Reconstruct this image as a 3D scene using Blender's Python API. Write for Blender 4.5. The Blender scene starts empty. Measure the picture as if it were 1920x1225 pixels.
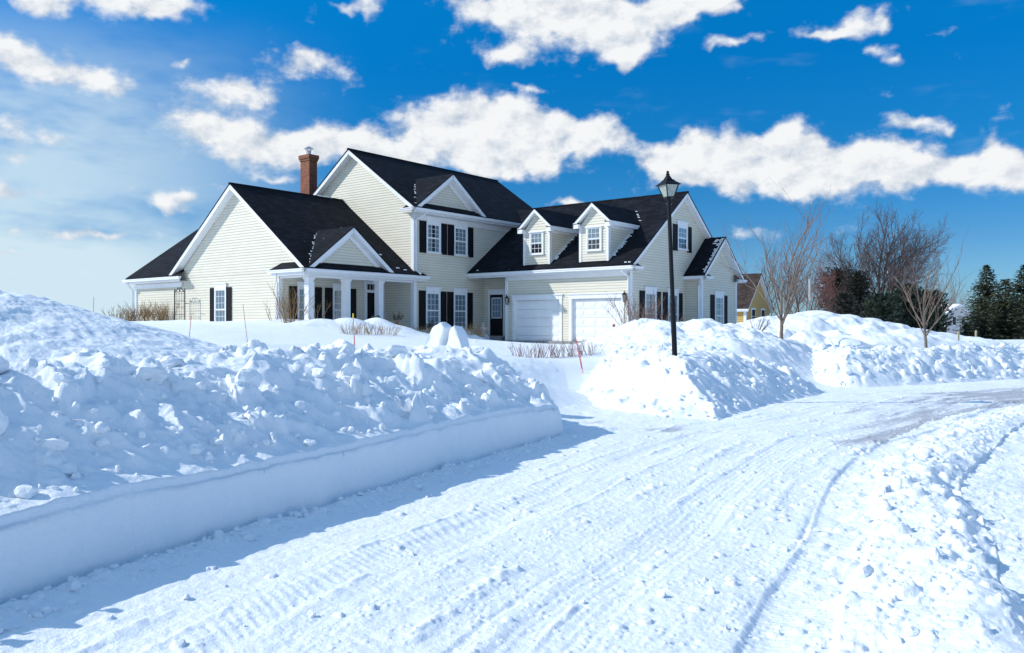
import bpy, bmesh, math, random
import numpy as np
from mathutils import Vector, Matrix
random.seed(7)
R = math.radians
SC = bpy.context.scene
COL = SC.collection
E = 1.8            # eye height above the road
FPX = 1559.0       # focal length, in pixels of the 1920 wide photograph

def at(px, py, Y):
    return Vector(((px - 960) / FPX * Y, Y, E + (612 - py) / FPX * Y))

# ------------------------------------------------------------------ tagging
def tag(o, label=None, cat=None, group=None, kind=None):
    if label: o['label'] = label
    if cat: o['category'] = cat
    if group: o['group'] = group
    if kind: o['kind'] = kind
    return o

def empty(name, loc=(0, 0, 0), rz=0.0):
    o = bpy.data.objects.new(name, None); COL.objects.link(o)
    o.location = loc; o.rotation_euler = (0, 0, rz); o.empty_display_size = .3
    return o

# ------------------------------------------------------------------ materials
def newmat(name):
    m = bpy.data.materials.new(name); m.use_nodes = True
    nt = m.node_tree; b = nt.nodes['Principled BSDF']
    return m, nt, b

def N(nt, t, **kw):
    n = nt.nodes.new(t)
    for k, v in kw.items():
        if k.startswith('i_'):
            n.inputs[k[2:].replace('_', ' ')].default_value = v
        else: setattr(n, k, v)
    return n

def noise(nt, scale, detail=4, rough=.55, coord='Object', vec=None, stretch=None):
    n = N(nt, 'ShaderNodeTexNoise'); n.inputs['Scale'].default_value = scale
    n.inputs['Detail'].default_value = detail; n.inputs['Roughness'].default_value = rough
    if vec is None:
        tc = N(nt, 'ShaderNodeTexCoord'); vec = tc.outputs[coord]
    if stretch:
        mp = N(nt, 'ShaderNodeMapping'); mp.inputs['Scale'].default_value = stretch
        nt.links.new(vec, mp.inputs['Vector']); vec = mp.outputs[0]
    nt.links.new(vec, n.inputs['Vector'])
    return n

def ramp(nt, fac, stops):
    r = N(nt, 'ShaderNodeValToRGB'); e = r.color_ramp.elements
    while len(e) < len(stops): e.new(.5)
    for i, (p, c) in enumerate(stops):
        e[i].position = p; e[i].color = (*c, 1) if len(c) == 3 else c
    nt.links.new(fac, r.inputs[0]); return r

def bump(nt, b, h, strength, dist, prev=None):
    bp = N(nt, 'ShaderNodeBump'); bp.inputs['Strength'].default_value = strength
    bp.inputs['Distance'].default_value = dist
    nt.links.new(h, bp.inputs['Height'])
    if prev: nt.links.new(prev.outputs[0], bp.inputs['Normal'])
    nt.links.new(bp.outputs[0], b.inputs['Normal']); return bp

def simple(name, col, rough=.6, var=.12, scale=6, bumpd=.0, metal=0, spec=.5, bscale=60):
    m, nt, b = newmat(name)
    n = noise(nt, scale, 5)
    lo = tuple(c * (1 - var) for c in col); hi = tuple(min(1, c * (1 + var)) for c in col)
    r = ramp(nt, n.outputs[0], [(.3, lo), (.7, hi)])
    nt.links.new(r.outputs[0], b.inputs['Base Color'])
    b.inputs['Roughness'].default_value = rough; b.inputs['Metallic'].default_value = metal
    b.inputs['Specular IOR Level'].default_value = spec
    if bumpd:
        n2 = noise(nt, bscale, 4); bump(nt, b, n2.outputs[0], 1.0, bumpd)
    return m

M = {}
def snow_mat(name, wear=False):
    m, nt, b = newmat(name)
    n = noise(nt, .8, 5, .6)
    r = ramp(nt, n.outputs[0], [(.3, (.85, .90, .945)), (.7, (.90, .93, .955))])
    col = r.outputs[0]
    n1 = noise(nt, 26, 5, .65); n2 = noise(nt, 110, 3, .6)
    if wear:
        a = N(nt, 'ShaderNodeAttribute', attribute_name='wear')
        nn = noise(nt, 9, 6, .7)
        ad = N(nt, 'ShaderNodeMath', operation='MULTIPLY_ADD'); ad.inputs[1].default_value = .9
        nt.links.new(nn.outputs[0], ad.inputs[0]); nt.links.new(a.outputs['Fac'], ad.inputs[2])
        rr = ramp(nt, ad.outputs[0], [(.66, (0, 0, 0)), (1.5, (.60, .60, .60))])
        g = ramp(nt, nn.outputs[0], [(.3, (.15, .15, .17)), (.7, (.27, .27, .30))])
        mx = N(nt, 'ShaderNodeMix', data_type='RGBA')
        nt.links.new(rr.outputs[0], mx.inputs['Factor'])
        nt.links.new(col, mx.inputs[6]); nt.links.new(g.outputs[0], mx.inputs[7])
        col = mx.outputs[2]
    nt.links.new(col, b.inputs['Base Color'])
    b.inputs['Roughness'].default_value = .75
    b.inputs['Specular IOR Level'].default_value = .25
    p = bump(nt, b, n1.outputs[0], .7, .016)
    bump(nt, b, n2.outputs[0], .7, .006, p)
    return m
M['snow'] = snow_mat('snow')
M['road_snow'] = snow_mat('packed_snow', True)

def siding_mat(name, col, line):
    m, nt, b = newmat(name)
    tc = N(nt, 'ShaderNodeTexCoord'); sp = N(nt, 'ShaderNodeSeparateXYZ')
    nt.links.new(tc.outputs['Object'], sp.inputs[0])
    n = noise(nt, 1.1, 5, .6, stretch=(1, 1, 2.5))
    r = ramp(nt, n.outputs[0], [(.3, tuple(c * .93 for c in col)), (.7, tuple(c * 1.04 for c in col))])
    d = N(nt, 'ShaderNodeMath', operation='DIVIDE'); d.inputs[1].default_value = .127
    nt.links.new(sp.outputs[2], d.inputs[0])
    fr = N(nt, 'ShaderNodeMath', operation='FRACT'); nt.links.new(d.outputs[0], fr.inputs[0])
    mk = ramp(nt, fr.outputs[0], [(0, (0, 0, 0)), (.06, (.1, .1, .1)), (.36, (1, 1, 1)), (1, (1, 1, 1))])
    # lap shading painted into the colour, darkest at each board's lower edge
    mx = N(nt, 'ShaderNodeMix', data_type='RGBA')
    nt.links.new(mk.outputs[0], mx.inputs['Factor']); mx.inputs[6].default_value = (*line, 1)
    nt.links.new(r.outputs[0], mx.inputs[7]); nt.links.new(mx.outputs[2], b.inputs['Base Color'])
    b.inputs['Roughness'].default_value = .55
    n2 = noise(nt, 40, 3, .5, stretch=(.2, .2, 1)); bump(nt, b, n2.outputs[0], .4, .002)
    return m
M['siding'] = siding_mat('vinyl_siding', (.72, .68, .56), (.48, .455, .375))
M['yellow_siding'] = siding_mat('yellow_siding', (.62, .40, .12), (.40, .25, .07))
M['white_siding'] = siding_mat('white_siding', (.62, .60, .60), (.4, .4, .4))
M['trim'] = simple('white_trim', (.80, .81, .82), .45, .04, 3)
M['soffit'] = simple('white_soffit', (.72, .73, .73), .5, .04, 3)
M['door_white'] = simple('garage_white', (.80, .81, .82), .45, .03, 2)
M['black'] = simple('black_paint', (.006, .006, .008), .6, .2, 8, .001, 0, .2)
M['black_metal'] = simple('black_metal', (.006, .0065, .009), .5, .2, 8, .0006, 0, .25)
M['concrete'] = simple('foundation', (.25, .26, .27), .9, .15, 5, .004)
M['steel'] = simple('flue_steel', (.5, .5, .52), .35, .1, 5, 0, .9)
M['bark'] = simple('bark', (.16, .115, .09), .9, .3, 14, .01)
M['twig'] = simple('twig', (.20, .12, .09), .9, .3, 9)
M['pale_bark'] = simple('pale_bark', (.20, .155, .12), .9, .25, 14, .004)
M['pale_twig'] = simple('pale_twig', (.21, .14, .11), .9, .25, 9)
M['red_twig'] = simple('red_twig', (.24, .10, .08), .85, .3, 9)
M['dark_bark'] = simple('dark_bark', (.085, .07, .065), .9, .3, 10, .01)
M['dark_twig'] = simple('dark_twig', (.115, .085, .08), .9, .3, 10)
M['shrub'] = simple('shrub_stem', (.27, .17, .08), .9, .35, 5)
M['dry_grass'] = simple('dry_grass', (.40, .26, .12), .9, .3, 5)
M['wood_stake'] = simple('wood_stake', (.60, .46, .28), .8, .1, 9)
M['stake_red'] = simple('stake_red', (.62, .05, .04), .5, .1, 9)
M['stake_pink'] = simple('stake_pink', (.62, .20, .19), .5, .1, 9)
M['stake_gray'] = simple('stake_gray', (.35, .35, .34), .5, .1, 9)
M['stake_yellow'] = simple('stake_yellow', (.75, .55, .05), .5, .1, 9)
M['red_disc'] = simple('red_disc', (.40, .01, .03), .4, .1, 9)
M['pink_disc'] = simple('pink_disc', (.62, .06, .16), .5, .1, 9)
M['gray_stone'] = simple('gray_stone', (.34, .37, .40), .8, .12, 9, .005)
M['rhodo'] = simple('rhododendron_leaf', (.030, .045, .028), .5, .3, 9)
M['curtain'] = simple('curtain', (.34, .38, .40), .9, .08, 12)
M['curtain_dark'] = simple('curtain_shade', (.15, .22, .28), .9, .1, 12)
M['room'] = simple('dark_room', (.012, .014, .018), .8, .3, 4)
M['pole'] = simple('pole_wood', (.5, .47, .43), .9, .15, 9, .004)

def glass_mat():
    m = bpy.data.materials.new('window_glass'); m.use_nodes = True; nt = m.node_tree
    nt.nodes.clear(); out = N(nt, 'ShaderNodeOutputMaterial')
    t = N(nt, 'ShaderNodeBsdfTransparent'); g = N(nt, 'ShaderNodeBsdfGlossy')
    t.inputs[0].default_value = (.86, .9, .92, 1); g.inputs['Roughness'].default_value = .02
    g.inputs[0].default_value = (.9, .95, 1, 1)
    lw = N(nt, 'ShaderNodeLayerWeight'); lw.inputs[0].default_value = .5
    p4 = N(nt, 'ShaderNodeMath', operation='POWER'); p4.inputs[1].default_value = 3.5; nt.links.new(lw.outputs['Facing'], p4.inputs[0])
    ad = N(nt, 'ShaderNodeMath', operation='MULTIPLY_ADD'); ad.inputs[1].default_value = .75; ad.inputs[2].default_value = .06
    n = noise(nt, 1.2, 2); bp = N(nt, 'ShaderNodeBump'); bp.inputs['Strength'].default_value = .3; bp.inputs['Distance'].default_value = .02
    nt.links.new(n.outputs[0], bp.inputs['Height']); nt.links.new(bp.outputs[0], g.inputs['Normal'])
    nt.links.new(p4.outputs[0], ad.inputs[0])
    mx = N(nt, 'ShaderNodeMixShader'); nt.links.new(ad.outputs[0], mx.inputs[0])
    nt.links.new(t.outputs[0], mx.inputs[1]); nt.links.new(g.outputs[0], mx.inputs[2]); nt.links.new(mx.outputs[0], out.inputs[0])
    return m
M['glass'] = glass_mat()
def lamp_glass():
    m, nt, b = newmat('lantern_glass')
    n = noise(nt, 9, 3); r = ramp(nt, n.outputs[0], [(.3, (.42, .46, .40)), (.7, (.62, .66, .58))])
    nt.links.new(r.outputs[0], b.inputs['Base Color'])
    b.inputs['Roughness'].default_value = .25; b.inputs['Transmission Weight'].default_value = .35
    return m
M['lantern_glass'] = lamp_glass()

def shingle_mat(name, c0, c1, snow=.0):
    m, nt, b = newmat(name)
    tc = N(nt, 'ShaderNodeTexCoord'); sp = N(nt, 'ShaderNodeSeparateXYZ')
    nt.links.new(tc.outputs['Object'], sp.inputs[0])
    ad = N(nt, 'ShaderNodeMath', operation='ADD'); nt.links.new(sp.outputs[0], ad.inputs[0]); nt.links.new(sp.outputs[1], ad.inputs[1])
    cb = N(nt, 'ShaderNodeCombineXYZ'); nt.links.new(ad.outputs[0], cb.inputs[0])
    zz = N(nt, 'ShaderNodeMath', operation='MULTIPLY'); zz.inputs[1].default_value = 1.0
    nt.links.new(sp.outputs[2], zz.inputs[0]); nt.links.new(zz.outputs[0], cb.inputs[1])
    br = N(nt, 'ShaderNodeTexBrick'); nt.links.new(cb.outputs[0], br.inputs['Vector'])
    br.inputs['Scale'].default_value = 1; br.inputs['Brick Width'].default_value = .33
    br.inputs['Row Height'].default_value = .085; br.inputs['Mortar Size'].default_value = .007
    br.inputs['Color1'].default_value = (*c0, 1); br.inputs['Color2'].default_value = (*c1, 1)
    br.inputs['Mortar'].default_value = (c0[0] * .35, c0[1] * .35, c0[2] * .35, 1); br.inputs['Bias'].default_value = -.1
    n = noise(nt, 1.6, 5); rr = ramp(nt, n.outputs[0], [(.3, (.6, .6, .6)), (.7, (1.5, 1.5, 1.5))])
    mu = N(nt, 'ShaderNodeMix', data_type='RGBA', blend_type='MULTIPLY'); mu.inputs['Factor'].default_value = 1
    nt.links.new(br.outputs[0], mu.inputs[6]); nt.links.new(rr.outputs[0], mu.inputs[7])
    col = mu.outputs[2]
    if snow:
        # crumbs of snow caught on the butt edges of the shingles
        v = noise(nt, 4.2, 3, .7); big = noise(nt, .33, 2)
        m1 = N(nt, 'ShaderNodeMath', operation='MULTIPLY'); nt.links.new(v.outputs[0], m1.inputs[0]); nt.links.new(big.outputs[0], m1.inputs[1])
        m2 = N(nt, 'ShaderNodeMath', operation='MULTIPLY_ADD'); nt.links.new(br.outputs['Fac'], m2.inputs[0]); m2.inputs[1].default_value = .07
        nt.links.new(m1.outputs[0], m2.inputs[2])
        sr = ramp(nt, m2.outputs[0], [(snow, (0, 0, 0)), (snow + .02, (1, 1, 1))])
        mx = N(nt, 'ShaderNodeMix', data_type='RGBA'); nt.links.new(sr.outputs[0], mx.inputs['Factor'])
        nt.links.new(col, mx.inputs[6]); mx.inputs[7].default_value = (.75, .8, .86, 1); col = mx.outputs[2]
    nt.links.new(col, b.inputs['Base Color']); b.inputs['Roughness'].default_value = .85
    b.inputs['Specular IOR Level'].default_value = .15
    f = N(nt, 'ShaderNodeMath', operation='FRACT'); dv = N(nt, 'ShaderNodeMath', operation='DIVIDE'); dv.inputs[1].default_value = .085
    nt.links.new(sp.outputs[2], dv.inputs[0]); nt.links.new(dv.outputs[0], f.inputs[0])
    p = bump(nt, b, f.outputs[0], .6, -.012)
    n2 = noise(nt, 90, 2); bump(nt, b, n2.outputs[0], .5, .004, p)
    return m
M['shingle'] = shingle_mat('black_shingle', (.004, .005, .008), (.014, .0165, .025), .50)
M['shingle_brown'] = shingle_mat('brown_shingle', (.05, .035, .03), (.09, .065, .055))

def brick_mat():
    m, nt, b = newmat('red_brick')
    tc = N(nt, 'ShaderNodeTexCoord'); sp = N(nt, 'ShaderNodeSeparateXYZ'); nt.links.new(tc.outputs['Object'], sp.inputs[0])
    ad = N(nt, 'ShaderNodeMath', operation='ADD'); nt.links.new(sp.outputs[0], ad.inputs[0]); nt.links.new(sp.outputs[1], ad.inputs[1])
    cb = N(nt, 'ShaderNodeCombineXYZ'); nt.links.new(ad.outputs[0], cb.inputs[0]); nt.links.new(sp.outputs[2], cb.inputs[1])
    br = N(nt, 'ShaderNodeTexBrick'); nt.links.new(cb.outputs[0], br.inputs['Vector'])
    br.inputs['Scale'].default_value = 1; br.inputs['Brick Width'].default_value = .22; br.inputs['Row Height'].default_value = .085
    br.inputs['Mortar Size'].default_value = .009
    br.inputs['Color1'].default_value = (.34, .115, .045, 1); br.inputs['Color2'].default_value = (.21, .062, .028, 1)
    br.inputs['Mortar'].default_value = (.16, .10, .08, 1)
    nt.links.new(br.outputs[0], b.inputs['Base Color']); b.inputs['Roughness'].default_value = .85
    bump(nt, b, br.outputs['Fac'], .8, -.01)
    return m
M['brick'] = brick_mat()

def needle_mat(name, c0, c1, snow=.0):
    m, nt, b = newmat(name)
    n = noise(nt, 1.3, 4); r = ramp(nt, n.outputs[0], [(.3, c0), (.7, c1)]); col = r.outputs[0]
    if snow:
        n2 = noise(nt, 3.0, 4, .7); sr = ramp(nt, n2.outputs[0], [(snow, (0, 0, 0)), (snow + .03, (1, 1, 1))])
        mx = N(nt, 'ShaderNodeMix', data_type='RGBA'); nt.links.new(sr.outputs[0], mx.inputs['Factor'])
        nt.links.new(col, mx.inputs[6]); mx.inputs[7].default_value = (.7, .75, .8, 1); col = mx.outputs[2]
    nt.links.new(col, b.inputs['Base Color']); b.inputs['Roughness'].default_value = .7
    return m
M['spruce'] = needle_mat('spruce_needles', (.045, .06, .035), (.10, .11, .055), .66)
M['pine'] = needle_mat('pine_needles', (.032, .05, .035), (.07, .095, .06), .70)
M['juniper'] = needle_mat('juniper_needles', (.032, .033, .026), (.062, .055, .04), 0)

# ------------------------------------------------------------------ mesh builder
class MB:
    def __init__(s): s.v = []; s.f = []; s.cut = []
    def add(s, vs, fs):
        s.cut.append((len(s.v), len(s.f)))
        n = len(s.v); s.v.extend([tuple(p) for p in vs]); s.f.extend([tuple(i + n for i in f) for f in fs]); return s
    def box(s, x0, x1, y0, y1, z0, z1):
        x0, x1 = sorted((x0, x1)); y0, y1 = sorted((y0, y1)); z0, z1 = sorted((z0, z1))
        return s.add([(x0, y0, z0), (x1, y0, z0), (x1, y1, z0), (x0, y1, z0), (x0, y0, z1), (x1, y0, z1), (x1, y1, z1), (x0, y1, z1)],
                     [(0, 3, 2, 1), (4, 5, 6, 7), (0, 1, 5, 4), (1, 2, 6, 5), (2, 3, 7, 6), (3, 0, 4, 7)])
    def fbox(s, F, a0, a1, z0, z1, n0, n1):
        p = F(a0, z0, n0); q = F(a1, z1, n1)
        return s.box(p[0], q[0], p[1], q[1], p[2], q[2])
    def slab(s, pts, t, dz=0.0):
        """a sloping polygon given by its top outline, t thick downwards"""
        n = len(pts); top = [(x, y, z + dz) for x, y, z in pts]; bot = [(x, y, z + dz - t) for x, y, z in pts]
        fs = [tuple(range(n)), tuple(range(2 * n - 1, n - 1, -1))] + [(i, i + n, (i + 1) % n + n, (i + 1) % n) for i in range(n)]
        return s.add(top + bot, fs)
    def prism(s, F, poly, n0, n1):
        n = len(poly)
        vs = [F(a, z, n0) for a, z in poly] + [F(a, z, n1) for a, z in poly]
        return s.add(vs, [tuple(range(n)), tuple(range(2 * n - 1, n - 1, -1))] + [(i, i + n, (i + 1) % n + n, (i + 1) % n) for i in range(n)])
    def tube(s, pts, rad, sides=6, cap=True):
        pts = [Vector(p) for p in pts]
        if not hasattr(rad, '__len__'): rad = [rad] * len(pts)
        rings = []
        ref = Vector((0, 0, 1))
        for i, p in enumerate(pts):
            d = (pts[min(i + 1, len(pts) - 1)] - pts[max(i - 1, 0)]).normalized()
            if abs(d.dot(ref)) > .95: ref2 = Vector((1, 0, 0))
            else: ref2 = ref
            a = d.cross(ref2).normalized(); b = d.cross(a).normalized()
            rings.append([p + (a * math.cos(2 * math.pi * k / sides) + b * math.sin(2 * math.pi * k / sides)) * rad[i] for k in range(sides)])
        vs = [q for r_ in rings for q in r_]; fs = []
        for i in range(len(pts) - 1):
            for k in range(sides):
                k2 = (k + 1) % sides
                fs.append((i * sides + k, i * sides + k2, (i + 1) * sides + k2, (i + 1) * sides + k))
        if cap:
            fs.append(tuple(range(sides - 1, -1, -1))); fs.append(tuple((len(pts) - 1) * sides + k for k in range(sides)))
        return s.add(vs, fs)
    def lathe(s, prof, c=(0, 0), sides=12, rot=0.0):
        vs = []; fs = []
        for r_, z in prof:
            for k in range(sides):
                a = 2 * math.pi * k / sides + rot
                vs.append((c[0] + r_ * math.cos(a), c[1] + r_ * math.sin(a), z))
        for i in range(len(prof) - 1):
            for k in range(sides):
                k2 = (k + 1) % sides
                fs.append((i * sides + k, i * sides + k2, (i + 1) * sides + k2, (i + 1) * sides + k))
        fs.append(tuple(range(sides - 1, -1, -1))); fs.append(tuple((len(prof) - 1) * sides + k for k in range(sides)))
        return s.add(vs, fs)
    def each(s, name, mat, parent=None, **k):
        """every piece that was added becomes a part of its own"""
        c = s.cut + [(len(s.v), len(s.f))]
        for (v0, f0), (v1, f1) in zip(c[:-1], c[1:]):
            m = MB(); m.add(s.v[v0:v1], [tuple(i - v0 for i in f) for f in s.f[f0:f1]]); m.build(name, mat, parent, **k)
    def build(s, name, mat, parent=None, smooth=False, bevel=0.0):
        me = bpy.data.meshes.new(name); me.from_pydata(s.v, [], s.f); me.update()
        if smooth: me.polygons.foreach_set('use_smooth', [True] * len(me.polygons))
        me.materials.append(mat)
        o = bpy.data.objects.new(name, me); COL.objects.link(o)
        if parent: o.parent = parent
        if bevel:
            b = o.modifiers.new('bevel', 'BEVEL'); b.width = bevel; b.segments = 2; b.limit_method = 'ANGLE'
        return o

def Fx(x0):
    return lambda a, z, n: (x0 - n, a, z)
def Fy(y0):
    return lambda a, z, n: (a, y0 - n, z)

def clip(poly, z, keep_above):
    out = []
    for i in range(len(poly)):
        p, q = poly[i], poly[(i + 1) % len(poly)]
        pin = (p[1] >= z) if keep_above else (p[1] <= z); qin = (q[1] >= z) if keep_above else (q[1] <= z)
        if pin: out.append(p)
        if pin != qin:
            t = (z - p[1]) / (q[1] - p[1]); out.append((p[0] + (q[0] - p[0]) * t, z))
    return out

LAP = .127
def siding(F, poly, name='wall', mat=None, parent=None, lip=.014):
    """lap siding, one tilted board after another, clipped to a convex outline"""
    mb = MB(); z0 = min(p[1] for p in poly); z1 = max(p[1] for p in poly)
    k = math.floor(z0 / LAP)
    while k * LAP < z1:
        a, b = k * LAP, (k + 1) * LAP
        c = clip(clip(poly, max(a, z0), True), min(b, z1), False)
        if len(c) >= 3:
            off = lambda z: lip * (1 - (z - a) / LAP)
            mb.add([F(p[0], p[1], off(p[1])) for p in c], [tuple(range(len(c)))])
            lo = [p for p in c if abs(p[1] - max(a, z0)) < 1e-6]
            if len(lo) >= 2 and a >= z0:
                l0 = min(lo, key=lambda p: p[0]); l1 = max(lo, key=lambda p: p[0])
                mb.add([F(l0[0], l0[1], 0), F(l1[0], l1[1], 0), F(l1[0], l1[1], lip), F(l0[0], l0[1], lip)], [(0, 1, 2, 3)])
        k += 1
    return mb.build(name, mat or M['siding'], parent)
# ------------------------------------------------------------------ the house
UA = math.atan2(.7826, .6225)
def uv(p, s):   # house plan -> world
    return (5.41 + .6225 * p - .7826 * s, 38 + .7826 * p + .6225 * s)
Z = lambda z: E + z
house = empty('house', (5.41, 38, 0), UA)
tag(house, 'large cream sided house with black shingle roofs, white trim and an attached double garage', 'house')
LIP = .022

def roof(pts, name='roof', trim=.2, parent=house, top=.05):
    o = MB().slab(pts, top, .06).build(name, M['shingle'], parent)
    if trim: 
        # pull the white rake and fascia layer in by 2 cm so the shingles stand proud
        cx = sum(p[0] for p in pts) / len(pts); cy = sum(p[1] for p in pts) / len(pts)
        MB().slab(inset(pts, .025), trim, .008).build('rake_board', M['trim'], parent)
    return o

def inset(pts, d):
    cx = sum(p[0] for p in pts) / len(pts); cy = sum(p[1] for p in pts) / len(pts); cz = sum(p[2] for p in pts) / len(pts)
    out = []
    for x, y, z in pts:
        L = math.hypot(x - cx, y - cy); k = max(0, (L - d) / L) if L else 1
        out.append((cx + (x - cx) * k, cy + (y - cy) * k, cz + (z - cz) * k))
    return out

def gutter(pts, z, ny=None):
    """K style gutter along a plan polyline, on the outside of it"""
    mb = MB()
    for i in range(len(pts) - 1):
        (x0, y0), (x1, y1) = pts[i], pts[i + 1]
        x0, x1 = sorted((x0, x1)); y0, y1 = sorted((y0, y1))
        w = .06
        mb.box(x0 - w, x1 + w, y0 - w, y1 + w, z - .12, z - .012)
        mb.box(x0 - w - .022, x1 + w + .022, y0 - w - .022, y1 + w + .022, z - .04, z + .012)
    return mb.build('gutter', M['trim'], house, bevel=.008)

def downspout(pts):
    return MB().tube(pts, .05, 4).build('downspout', M['trim'], house)

def corner(x, y, z0, z1, w=.14, dx=1, dy=1):
    # an L of two boards on an outside corner; dx,dy point into the walls
    mb = MB()
    mb.box(x - .035 * dx, x + w * dx, y - .035 * dy, y, z0, z1)
    mb.box(x - .035 * dx, x, y, y + w * dy, z0, z1)
    return mb.build('corner_board', M['trim'], house)

def window(F, c, w, z0, z1, head, cols=3, shut=True, sz=None, cur=1, parent=house, sw=.45, trim=True, gap=.0):
    a0, a1 = c - w / 2, c + w / 2; j = .085
    fr = MB()
    fr.fbox(F, a0, a0 + j, z0 - .02, z1, .01, .07); fr.fbox(F, a1 - j, a1, z0 - .02, z1, .01, .07)
    fr.fbox(F, a0 - .02, a1 + .02, z0 - .09, z0 - .02, .01, .10)
    fr.fbox(F, a0 - .0, a1 + .0, z1, z1 + head - .05, .01, .075)
    fr.fbox(F, a0 - .035, a1 + .035, z1 + head - .05, z1 + head, .01, .11)
    g0, g1 = a0 + j, a1 - j; zm = (z0 + z1) / 2
    # sashes with their glazing bars
    t = .035
    for (zb, zt, nn) in ((z0 - .02, zm, .045), (zm, z1, .058)):
        fr.fbox(F, g0, g0 + t, zb, zt, .012, nn); fr.fbox(F, g1 - t, g1, zb, zt, .012, nn)
        fr.fbox(F, g0 + t, g1 - t, zb, zb + t, .012, nn); fr.fbox(F, g0 + t, g1 - t, zt - t, zt, .012, nn)
        rows = 3 if (z1 - z0) > 1.2 else 2
        for k in range(1, cols):
            x = g0 + (g1 - g0) * k / cols; fr.fbox(F, x - .009, x + .009, zb + t, zt - t, .035, nn - .006)
        for k in range(1, rows):
            z = zb + (zt - zb) * k / rows; fr.fbox(F, g0 + t, g1 - t, z - .009, z + .009, .0345, nn - .0065)
    o = fr.build('window', M['trim'], parent)
    sub = o if parent is house else parent
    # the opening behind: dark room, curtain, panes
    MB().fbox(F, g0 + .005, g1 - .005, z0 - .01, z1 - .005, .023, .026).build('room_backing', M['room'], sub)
    if cur:
        cm = MB(); n = 22
        parts = {1: [(0, 1, 0, 1)], 2: [(0, .42, 0, 1), (.62, 1, 0, 1)], 3: [(0, 1, .45, 1)], 4: [(.15, 1, 0, 1)]}[cur]
        for (u0, u1, v0, v1) in parts:
            A0 = g0 + (g1 - g0) * u0; A1 = g0 + (g1 - g0) * u1; B0 = z0 + (z1 - z0) * v0; B1 = z1
            vs = []
            for k in range(n + 1):
                a = A0 + (A1 - A0) * k / n; nn = .0285 + .0022 * math.sin(k * 2.1 + c)
                vs += [F(a, B0, nn), F(a, B1, nn)]
            cm.add(vs, [(2 * k, 2 * k + 2, 2 * k + 3, 2 * k + 1) for k in range(n)])
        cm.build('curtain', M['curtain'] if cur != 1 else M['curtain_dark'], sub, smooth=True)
    MB().fbox(F, g0 + .004, g1 - .004, z0 - .008, z1 - .006, .0325, .0335).build('glass', M['glass'], sub)
    if shut:
        s0, s1 = sz
        for (b0, b1) in ((a0 - sw - gap, a0 - .012 - gap), (a1 + .012 + gap, a1 + sw + gap)):
            mb = MB(); mb.fbox(F, b0, b1, s0, s1, .022, .05)
            st = .055; mid = s0 + (s1 - s0) * .5
            mb.fbox(F, b0, b0 + st, s0, s1, .05, .064); mb.fbox(F, b1 - st, b1, s0, s1, .05, .064)
            for q in (s0, mid - .04, s1 - .08): mb.fbox(F, b0 + st, b1 - st, q, q + .08, .05, .063)
            z = s0 + .10
            while z < s1 - .12:
                if abs(z - mid) > .06: mb.fbox(F, b0 + st + .004, b1 - st - .004, z, z + .02, .05, .058)
                z += .045
            mb.build('shutter', M['black'], house)
    return o

# ---- garage wing
ZB = Z(-1.1)
f0 = Fx(0.0)
# openings are left between the pieces of wall round the two doors
DZ = Z(1.32)
D = [(.46, 3.22), (3.94, 6.70)]
for (a, b) in ((0, .46), (3.22, 3.94), (6.70, 7.3)):
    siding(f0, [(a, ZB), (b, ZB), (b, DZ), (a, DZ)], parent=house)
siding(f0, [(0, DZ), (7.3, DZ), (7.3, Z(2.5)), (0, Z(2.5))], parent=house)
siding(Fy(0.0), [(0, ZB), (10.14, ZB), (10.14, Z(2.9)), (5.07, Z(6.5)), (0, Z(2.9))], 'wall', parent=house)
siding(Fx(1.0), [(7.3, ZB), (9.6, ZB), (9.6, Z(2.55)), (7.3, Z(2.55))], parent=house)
MB().box(.0, 1.0, 7.28, 7.30, ZB, Z(2.5)).build('wall', M['siding'], house)
MB().box(-.06, .02, .01, 7.28, ZB, Z(-.72)).box(0.0, 10.1, -.05, .01, ZB, Z(-.72)).each('foundation', M['concrete'], house)
# door frames and sectional doors
for i, (a, b) in enumerate(D):
    fr = MB(); 
    fr.fbox(f0, a - .15, a, Z(-.85), DZ, .0, .05); fr.fbox(f0, b, b + .15, Z(-.85), DZ, .0, .05)
    fr.fbox(f0, a - .17, b + .17, DZ, DZ + .2, .0, .055); fr.fbox(f0, a - .21, b + .21, DZ + .2, DZ + .245, .0, .10)
    fr.fbox(f0, a, a + .03, Z(-.85), DZ, -.14, .0); fr.fbox(f0, b - .03, b, Z(-.85), DZ, -.14, .0); fr.fbox(f0, a + .03, b - .03, DZ - .03, DZ, -.14, .0)
    fr.build('door_frame', M['trim'], house)
    d = MB(); A0, A1 = a + .03, b - .03; rows = 5; cols = 4; z0 = Z(-.9); zt = DZ - .035
    hh = (zt - z0) / rows; ww = (A1 - A0) / cols
    for r_ in range(rows):
        d.fbox(f0, A0, A1, z0 + r_ * hh + .005, z0 + (r_ + 1) * hh - .005, -.13, -.10)
        for c in range(cols):
            x0 = A0 + c * ww + .09; x1 = A0 + (c + 1) * ww - .09; q0 = z0 + r_ * hh + .08; q1 = z0 + (r_ + 1) * hh - .08
            d.fbox(f0, x0, x1, q0, q1, -.10, -.092)
            d.fbox(f0, x0 + .05, x1 - .05, q0 + .05, q1 - .05, -.092, -.080)
    g = d.build('garage_door', M['door_white'], house, bevel=.006)
    MB().fbox(f0, A0 + .003, A1 - .003, zt - .0, DZ - .033, -.128, -.09).fbox(f0, A0, A0 + .025, z0, zt, -.1, -.084).build('weather_seal', M['black'], g)
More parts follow.
